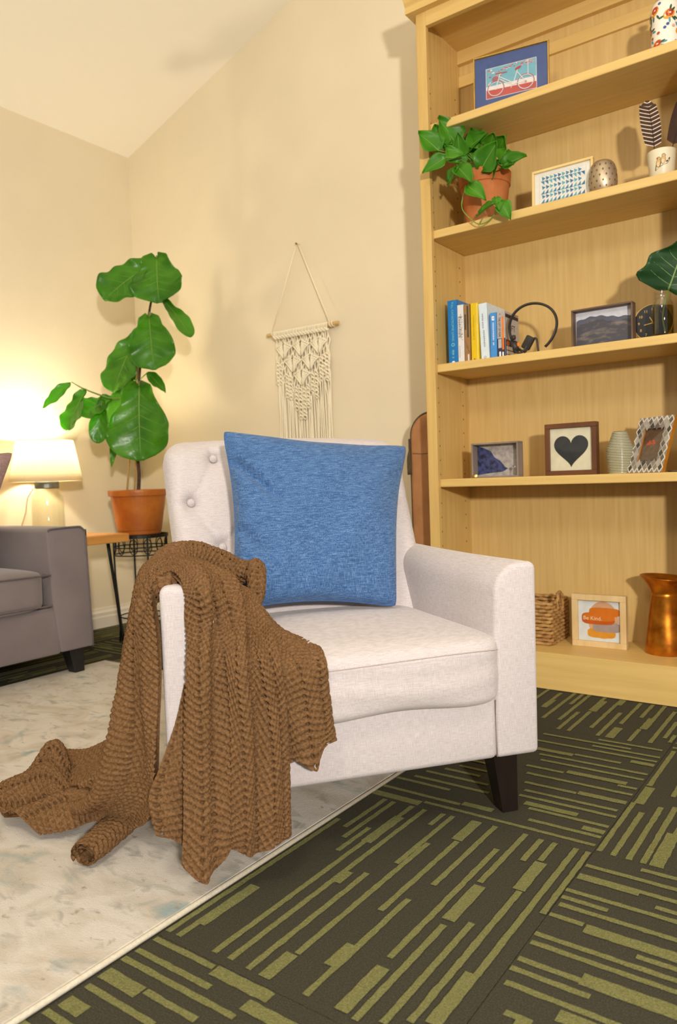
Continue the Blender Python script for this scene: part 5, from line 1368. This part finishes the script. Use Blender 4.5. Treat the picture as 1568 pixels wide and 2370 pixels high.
# --- third shelf: clock behind the jar
m_black = mat('black_lacquer', (22, 20, 20), rough=0.3, col2=(28, 26, 25), scale=20)
ck = thing('desk_clock', 'round black clock with a thin gold rim and gold numerals behind the jar', 'clock', (-0.563, 2.452, Z3), math.radians(8))
ckr = 0.0575
def disc(r, y0, y1, n=48): return xf(lathe([(0.0, 0.0), (r, 0.0), (r, y0 - y1), (0.0, y0 - y1)], n, False, False), (0, y0, ckr), rotx(PI / 2))
mesh_obj('case', *disc(0.0555, 0.012, -0.002), m_black, ck)
mesh_obj('rim', *tube([(0.0560 * math.cos(a), -0.001, ckr + 0.0560 * math.sin(a)) for a in np.linspace(0, 2 * PI, 64, endpoint=False)], 0.0016, 8, closed=True), m_gold, ck, smooth=True)
for k in range(1, 13):
    a = PI / 2 - k * PI / 6
    V, F = text_vf(str(k), 0.0115)
    V = np.stack([V[:, 0] + 0.041 * math.cos(a), np.full(len(V), -0.0125 + 0.0098), V[:, 1] + ckr + 0.041 * math.sin(a)], 1)
    mesh_obj('numeral', V, F, m_gold, ck)
flat_obj('hands', [(seg2(0.006, ckr + 0.001, -0.026, ckr - 0.005, 0.0022), 0), (seg2(0.002, ckr - 0.004, -0.010, ckr + 0.018, 0.0024), 0)], [m_gold], ck, y=-0.0032)
mesh_obj('foot', *rbox(-0.02, 0.02, 0.0, 0.03, 0.0, 0.012, 0.002, 1), m_black, ck)

# --- third shelf: jar with a leaf cutting
m_water = thin_glass('tinted_water', (212, 198, 108), 0.05, (206, 190, 98))
def mason(label, loc, s=1.0):
    t = thing('glass_jar', label, 'jar', loc)
    pr = [(0.027, 0.0), (0.0305, 0.004), (0.031, 0.012), (0.031, 0.088), (0.029, 0.100), (0.0245, 0.110), (0.0235, 0.114), (0.026, 0.116), (0.026, 0.119), (0.0238, 0.121), (0.0255, 0.125), (0.0240, 0.129), (0.0252, 0.138), (0.0248, 0.140), (0.0228, 0.140), (0.0215, 0.112), (0.027, 0.099), (0.0288, 0.088), (0.0288, 0.012), (0.026, 0.006), (0.0, 0.006)]
    pr = [(r * s, z * s) for r, z in pr]
    mesh_obj('glass', *lathe(pr, 36, True, False), m_glass, t, smooth=True)
    mesh_obj('water', *lathe([(0.0, 0.0062 * s), (0.0258 * s, 0.0062 * s), (0.0286 * s, 0.012 * s), (0.0286 * s, 0.088 * s), (0.0272 * s, 0.0925 * s), (0.0, 0.0925 * s)], 36, False, False), m_water, t, smooth=False)
    return t
mason('small clear mason jar of water holding a fig leaf cutting', (-0.525, 2.405, Z3))
mason('second mason jar of yellow-tinted water next to the leaf cutting', (-0.452, 2.440, Z3), 1.0)  # added jar; the leaf's yellow-green glow is put into its water tint
LO = np.array([-0.523, 2.405, Z3 + 0.01])
lc = thing('leaf_cutting', 'dark green fig leaf cutting with pale veins standing in a mason jar', 'leaf', LO)
lb = at_Y(1548, 672, 2.400)
m_vein2 = mat('pale_vein', (120, 150, 86), rough=0.5, col2=(134, 164, 98), scale=30)
leaf(lb, at_Y(1592, 548, 2.395), 0.215, -CF + np.array([0.05, 0, 0.25]), 'lobed', m_figdark, lc, LO, wav=0.10, cup=0.05, droop=0.02, mv=m_vein2, nu=22, nv=17)
mesh_obj('stalk', *tube(spline([(0.004, 0.0, 0.004), (-0.002, 0, 0.06), lb - LO], 14), 0.0024, 6), m_twig, lc, smooth=True)

# --- fourth shelf: grey box frame with canyon photograph, trinket
m_greywood = mat('driftwood_grey', (150, 136, 124), rough=0.8, col2=(128, 114, 104), scale=24, stretch=(1, 1, 0.15), bump=0.1)
fr = frame('picture_frame', 'weathered grey box frame with a photograph of a blue canyon', (-1.0785, 2.412, Z4), 0.0, 0.173, 0.121, 0.006, 0.046, m_greywood, recess=0.040, glass=False)
m_rock = mat('photo_rock', (66, 72, 118), rough=0.5, col2=(34, 34, 52), scale=70, detail=8, contrast=(0.4, 0.62))
m_snow = mat('photo_snow', (176, 168, 160), rough=0.5, col2=(140, 132, 128), scale=50, detail=6, contrast=(0.4, 0.65))
S = [(rect(-0.081, 0.081, 0.006, 0.115), 1), ([(-0.081, 0.006), (-0.081, 0.112), (-0.055, 0.104), (-0.030, 0.092), (-0.016, 0.070), (0.004, 0.058), (0.022, 0.036), (0.034, 0.030), (0.010, 0.018), (-0.03, 0.014)], 0), ([(-0.081, 0.006), (0.081, 0.006), (0.081, 0.030), (0.03, 0.020), (-0.03, 0.016), (-0.081, 0.010)], 1)]
flat_obj('photograph', S, [m_rock, m_snow], fr, y=0.0395, step=0.0001)
m_wire = mat('silver_wire', (150, 150, 148), rough=0.3, metal=0.9, col2=(170, 168, 164), scale=30)
tr = thing('gold_trinket', 'tiny gold butterfly trinket in front of the grey box frame', 'ornament', (-1.148, 2.400, Z4))
for sg in (-1, 1):
    v = xf(prism(ell(sg * 0.0050, 0.0075, 0.0050, 0.0042, 12, sg * 0.6), -0.0006, 0.0006), (0, 0, 0), rotz(sg * 0.5))
    mesh_obj('wing', *v, m_gold, tr)
mesh_obj('body', *tube([(0, 0, 0.0), (0, 0, 0.006), (0, 0, 0.011)], [0.0014, 0.0018, 0.0008], 6), m_gold, tr, smooth=True)
sp = [(0.006 * (1 - 0.02 * k) * math.cos(k * 0.7), -0.0015, 0.034 + 0.006 * (1 - 0.02 * k) * math.sin(k * 0.7)) for k in range(40)]
mesh_obj('wire_spiral', *tube([(x + 0.071, y + 0.002, z) for x, y, z in sp] + [(0.068, 0.0, 0.008)], 0.0008, 5), m_wire, fr, smooth=True)

# --- fourth shelf: heart picture
m_redwood = mat('dark_cherry', (108, 66, 34), rough=0.5, col2=(86, 50, 26), scale=16, stretch=(1, 1, 0.2), bump=0.05)
fr = frame('picture_frame', 'square dark wooden frame with a charcoal heart on cream paper', (-0.8165, 2.418, Z4), math.radians(0.5), 0.168, 0.169, 0.0155, 0.034, m_redwood, recess=0.010)
hx = []
for k in range(60):
    t_ = 2 * PI * k / 60
    hx.append((0.0560 * (16 * math.sin(t_) ** 3) / 16.0, 0.085 + 0.0036 * (13 * math.cos(t_) - 5 * math.cos(2 * t_) - 2 * math.cos(3 * t_) - math.cos(4 * t_))))
S = [(rect(-0.070, 0.070, 0.014, 0.155), 0), (hx, 1)]
flat_obj('artwork', S, [C_('cream_paper', (232, 222, 190)), mat('charcoal_print', (50, 50, 48), rough=0.9, col2=(60, 59, 56), scale=40)], fr, y=0.0103, step=0.0002)

# --- fourth shelf: banded vase
m_v1 = mat('celadon_glaze', (196, 190, 156), rough=0.15, col2=(186, 182, 150), scale=10)
m_v2 = mat('dark_band_glaze', (74, 74, 56), rough=0.2, col2=(84, 82, 64), scale=10)
va = thing('banded_vase', 'small barrel vase with fine dark and cream horizontal bands', 'vase', (-0.667, 2.446, Z4))
prv = [(0.0, 0.0), (0.034, 0.0)]
nb = 26; MI = []
vz = lambda z: 0.035 + 0.0065 * math.sin(min(1, z / 0.10) * PI * 0.75) - max(0, z - 0.078) * 0.34
rows = [(0.0001, 0.0), (0.034, 0.0)]; ids = [0]
for k in range(nb):
    z0, z1 = 0.001 + 0.131 * k / nb, 0.001 + 0.131 * (k + 1) / nb
    zm = z0 + (z1 - z0) * 0.62
    rows += [(vz(z0), z0), (vz((z0 + zm) / 2) + 0.0008, (z0 + zm) / 2), (vz(zm), zm), (vz(z1) - 0.0003, z1)]
    ids += [0, 0, 0, 1]
rows += [(0.016, 0.1325), (0.015, 0.12), (0.0, 0.12)]
V, F = lathe(rows, 36, False, False)
mi = []
for q_ in range(len(rows) - 1):
    mm = ids[q_] if q_ < len(ids) else 1
    mi += [mm] * 36
mesh_obj('body', V, F, [m_v1, m_v2], va, smooth=True, mi=mi)

# --- fourth shelf: lattice frame with inlaid diamonds
m_bonew = mat('bone_line', (232, 222, 202), rough=0.5, col2=(222, 212, 190), scale=40)
m_amber = mat('amber_wood', (176, 112, 26), rough=0.4, col2=(158, 96, 18), scale=14)
phi = math.radians(-29.75); w_, h_ = 0.134, 0.179
cl = np.array([-0.640, 2.420, Z4]); cm = cl + 0.5 * w_ * np.array([math.cos(phi), math.sin(phi), 0])
lt = thing('picture_frame', 'small photo frame inlaid with grey diamonds and white lattice lines', 'picture frame', cm + np.array([0, 0, 0.001]), phi)
lt.rotation_euler = (-math.radians(19.5), 0, phi)
iw, ih = 0.030, 0.036
for x0, x1, z0, z1 in ((-w_ / 2, w_ / 2, 0, ih), (-w_ / 2, w_ / 2, h_ - ih, h_), (-w_ / 2, -w_ / 2 + iw, ih, h_ - ih), (w_ / 2 - iw, w_ / 2, ih, h_ - ih)):
    mesh_obj('frame_rail', *rbox(x0, x1, 0.0, 0.013, z0, z1, 0.0008, 1), [m_amber], lt)
greys = [C_('inlay_%s' % n, c, .35) for n, c in (('pale', (176, 168, 160)), ('mid', (140, 134, 126)), ('dark', (104, 98, 94)), ('deep', (72, 72, 70)))]
nxd, nzd = 7, 6; dx, dz = w_ / nxd, h_ / nzd
dm = {}
inner = (-w_ / 2 + iw, w_ / 2 - iw, ih, h_ - ih)
ctrs = [(-w_ / 2 + dx * (i + 0.5), dz * (j + 0.5)) for i in range(nxd) for j in range(nzd)] + [(-w_ / 2 + dx * (i + 1), dz * (j + 1)) for i in range(nxd - 1) for j in range(nzd - 1)]
for k, (cx, cz) in enumerate(ctrs):
    if inner[0] - 0.002 < cx < inner[1] + 0.002 and inner[2] - 0.002 < cz < inner[3] + 0.002: continue
    g = (k * 7 + 3) % 4
    if g not in dm:
        v, f = prism([(-dx * 0.44, 0), (0, -dz * 0.44), (dx * 0.44, 0), (0, dz * 0.44)], -0.0012, 0.0002)
        o = mesh_obj('inlay_tile', v, f, greys[g], lt, loc=(cx, 0, cz)); dm[g] = o
    else:
        o = dm[g].copy(); COL.objects.link(o); o.parent = lt; o.location = (cx, 0, cz)
flat_obj('ground', [(rect(-w_ / 2, w_ / 2, 0.0, ih), 0), (rect(-w_ / 2, w_ / 2, h_ - ih, h_), 0), (rect(-w_ / 2, -w_ / 2 + iw, ih, h_ - ih), 0), (rect(w_ / 2 - iw, w_ / 2, ih, h_ - ih), 0)], [greys[1]], lt, y=-0.0003, step=0.0)
out = []
for cx, cz in ctrs:
    for a, b in (((-1, 0), (0, 1)), ((0, 1), (1, 0)), ((1, 0), (0, -1)), ((0, -1), (-1, 0))):
        p_ = (cx + a[0] * dx / 2, cz + a[1] * dz / 2); q_ = (cx + b[0] * dx / 2, cz + b[1] * dz / 2)
        m_ = ((p_[0] + q_[0]) / 2, (p_[1] + q_[1]) / 2)
        if inner[0] < m_[0] < inner[1] and inner[2] < m_[1] < inner[3]: continue
        out.append(prism(seg2(p_[0], p_[1], q_[0], q_[1], 0.0026), -0.0020, 0.0))
mesh_obj('lattice', *join(*out), m_bonew, lt)
mesh_obj('backing', *box(inner[0] - 0.003, inner[1] + 0.003, 0.006, 0.010, inner[2] - 0.003, inner[3] + 0.003), m_board, lt)
m_photo = mat('photo_ground', (110, 82, 62), rough=0.5, col2=(84, 62, 48), scale=60)
S = [(rect(*inner), 0)]
for k in range(26):
    a = random.uniform(-0.1, PI + 0.1); r_ = random.uniform(0.004, 0.016)
    S.append((ell(-0.004 + r_ * math.cos(a), 0.092 + r_ * math.sin(a) * 0.9, 0.0032, 0.0022, 8, a), 1))
for k in range(8):
    S.append((seg2(-0.004 + random.uniform(-0.004, 0.016), 0.070 + random.uniform(-.004, .012), 0.004 + random.uniform(-0.004, 0.016), 0.082, 0.0012), 2))
flat_obj('photograph', S, [m_photo, C_('petal_red', (210, 74, 40), .5), C_('stem_olive', (76, 82, 48), .5)], lt, y=0.0055, step=0.00002)
mesh_obj('glass_pane', *box(inner[0], inner[1], 0.0035, 0.0042, inner[2], inner[3]), m_pane, lt)
mesh_obj('easel_leg', [(-0.015, 0.013, 0.120), (0.015, 0.013, 0.120), (0.018, 0.013 + 0.052, 0.016), (-0.018, 0.013 + 0.052, 0.016), (-0.015, 0.016, 0.120), (0.015, 0.016, 0.120), (0.018, 0.068, 0.017), (-0.018, 0.068, 0.017)], [(0, 1, 2, 3), (7, 6, 5, 4), (0, 4, 5, 1), (1, 5, 6, 2), (2, 6, 7, 3), (3, 7, 4, 0)], m_board, lt)
co = thing('coaster', 'flat dark coaster with a pale rim lying by the lattice frame', 'coaster', (-0.478, 2.400, Z4))
mesh_obj('disc', *lathe([(0.0, 0.0), (0.036, 0.0), (0.0375, 0.0015), (0.036, 0.004), (0.0, 0.004)], 32, False, False), m_dark, co)
mesh_obj('rim', *tube([(0.0366 * math.cos(a), 0.0366 * math.sin(a), 0.0036) for a in np.linspace(0, 2 * PI, 32, endpoint=False)], 0.0012, 6, closed=True), m_wire, co, smooth=True)

# --- bottom shelf: basket
m_straw = mat('seagrass', (190, 148, 88), rough=0.8, col2=(152, 110, 58), scale=50, bump=0.5, bscale=200)
bs = thing('woven_basket', 'small rectangular woven seagrass basket with loop handles', 'basket', (-1.010, 2.508, Z5))
bw, bd, bh = 0.113, 0.084, 0.142
def rr_path(wx, wy, n, z, amp, ph):
    per = [(-wx, -wy), (wx, -wy), (wx, wy), (-wx, wy)]; P = []
    L_ = [2 * wx, 2 * wy, 2 * wx, 2 * wy]; tot = sum(L_)
    for k in range(n):
        s = tot * k / n; e = 0
        while s > L_[e]: s -= L_[e]; e += 1
        a, b_ = per[e], per[(e + 1) % 4]; u = s / L_[e]
        nx_, ny_ = [(0, -1), (1, 0), (0, 1), (-1, 0)][e]
        o_ = amp * math.cos(k * PI / 2 + ph)
        P.append((a[0] + (b_[0] - a[0]) * u + nx_ * o_, a[1] + (b_[1] - a[1]) * u + ny_ * o_, z + 0.0012 * math.sin(k * 1.3 + ph)))
    return P
rowsN = 12
for k in range(rowsN):
    z = 0.006 + k * (bh - 0.008) / (rowsN - 1)
    mesh_obj('strand', *tube(rr_path(bw, bd, 88, z, 0.0035, PI * (k % 2)), 0.0062, 6, closed=True), m_straw, bs, smooth=True)
mesh_obj('base', *box(-bw + 0.004, bw - 0.004, -bd + 0.004, bd - 0.004, 0.0, 0.006), m_straw, bs)
for sg in (-1, 1):
    P = [(sg * (bw + 0.003), 0.026 * math.cos(a), bh - 0.035 + (0.052 if math.sin(a) > 0 else 0.02) * math.sin(a) + 0.012) for a in np.linspace(0, 2 * PI, 28, endpoint=False)]
    mesh_obj('handle', *tube([(x + 0.003 * sg * math.sin(i * 1.9), y, z) for i, (x, y, z) in enumerate(P)], 0.0058, 6, closed=True), m_straw, bs, smooth=True)

# --- bottom shelf: Be Kind print
m_ash = mat('light_ash', (222, 196, 146), rough=0.55, col2=(204, 172, 116), scale=26, stretch=(1, 1, 0.25), detail=8, bump=0.06)
fr = frame('picture_frame', 'square ash frame with an orange abstract print reading Be Kind', (-0.752, 2.470, Z5), math.radians(1.6), 0.175, 0.174, 0.0195, 0.024, m_ash, recess=0.012)
P = [C_('kind_paper', (230, 232, 230)), C_('kind_peach', (224, 172, 132)), C_('kind_orange', (224, 122, 14)), C_('kind_deep', (206, 98, 22)), C_('kind_grey', (178, 158, 150)), C_('kind_amber', (230, 158, 46))]
def blob(x0, x1, z0, z1, seed=0):
    r_ = random.Random(seed); n = 28; P_ = []
    for k in range(n):
        t_ = 2 * PI * k / n; c, s_ = math.cos(t_), math.sin(t_)
        P_.append(((x0 + x1) / 2 + (x1 - x0) / 2 * math.copysign(abs(c) ** 0.45, c) * r_.uniform(0.97, 1.0), (z0 + z1) / 2 + (z1 - z0) / 2 * math.copysign(abs(s_) ** 0.6, s_) * r_.uniform(0.96, 1.0)))
    return P_
S = [(rect(-0.069, 0.069, 0.018, 0.156), 0), (ell(0.012, 0.090, 0.049, 0.062, 32), 1), (blob(-0.040, 0.052, 0.030, 0.062, 2), 5), (blob(-0.022, 0.068, 0.050, 0.084, 3), 4), (blob(-0.058, 0.050, 0.074, 0.114, 4), 3), (blob(-0.034, 0.068, 0.102, 0.131, 5), 2), (blob(-0.050, 0.050, 0.086, 0.112, 6), 2)]
flat_obj('artwork', S, P, fr, y=0.0122, step=0.00008)
text_on('lettering', 'Be Kind.', 0.018, C_('kind_ink', (250, 226, 190)), fr, (-0.022, 0.0114, 0.094))

# --- bottom shelf: copper pitcher
m_copper = mat('aged_copper', (214, 140, 40), rough=0.34, metal=0.85, col2=(160, 88, 20), scale=24, contrast=(0.35, 0.7), bump=0.08, bscale=60)
pt_ = thing('copper_pitcher', 'tall aged copper pitcher with flared rim on the bottom shelf', 'pitcher', (-0.552, 2.500, Z5))
prp = [(0.0, 0.0), (0.060, 0.0), (0.062, 0.003), (0.058, 0.04), (0.050, 0.11), (0.0415, 0.180), (0.0425, 0.184), (0.040, 0.188), (0.042, 0.196), (0.052, 0.216), (0.066, 0.238), (0.068, 0.240), (0.066, 0.2415), (0.050, 0.2165), (0.040, 0.196), (0.038, 0.188), (0.040, 0.176), (0.055, 0.05), (0.0, 0.006)]
V, F = lathe(prp, 44, False, False)
top = np.clip((V[:, 2] - 0.195) / 0.045, 0, 1)
V[:, 0] += np.where(V[:, 0] < 0, -1, 0) * top * 0.006 * (np.abs(V[:, 0]) / 0.066) ** 2
V[:, 2] += top * 0.012 * (-V[:, 0] / 0.066) * 0.4
mesh_obj('body', V, F, m_copper, pt_, smooth=True)
mesh_obj('handle', *tube(spline([(0.060, 0.0, 0.225), (0.090, -0.004, 0.222), (0.104, -0.006, 0.175), (0.092, -0.004, 0.110), (0.055, 0.0, 0.070)], 24), 0.0055, 8), m_copper, pt_, smooth=True)
mesh_obj('band', *tube([(0.0425 * math.cos(a), 0.0425 * math.sin(a), 0.184) for a in np.linspace(0, 2 * PI, 40, endpoint=False)], 0.0014, 6, closed=True), m_copper, pt_, smooth=True)
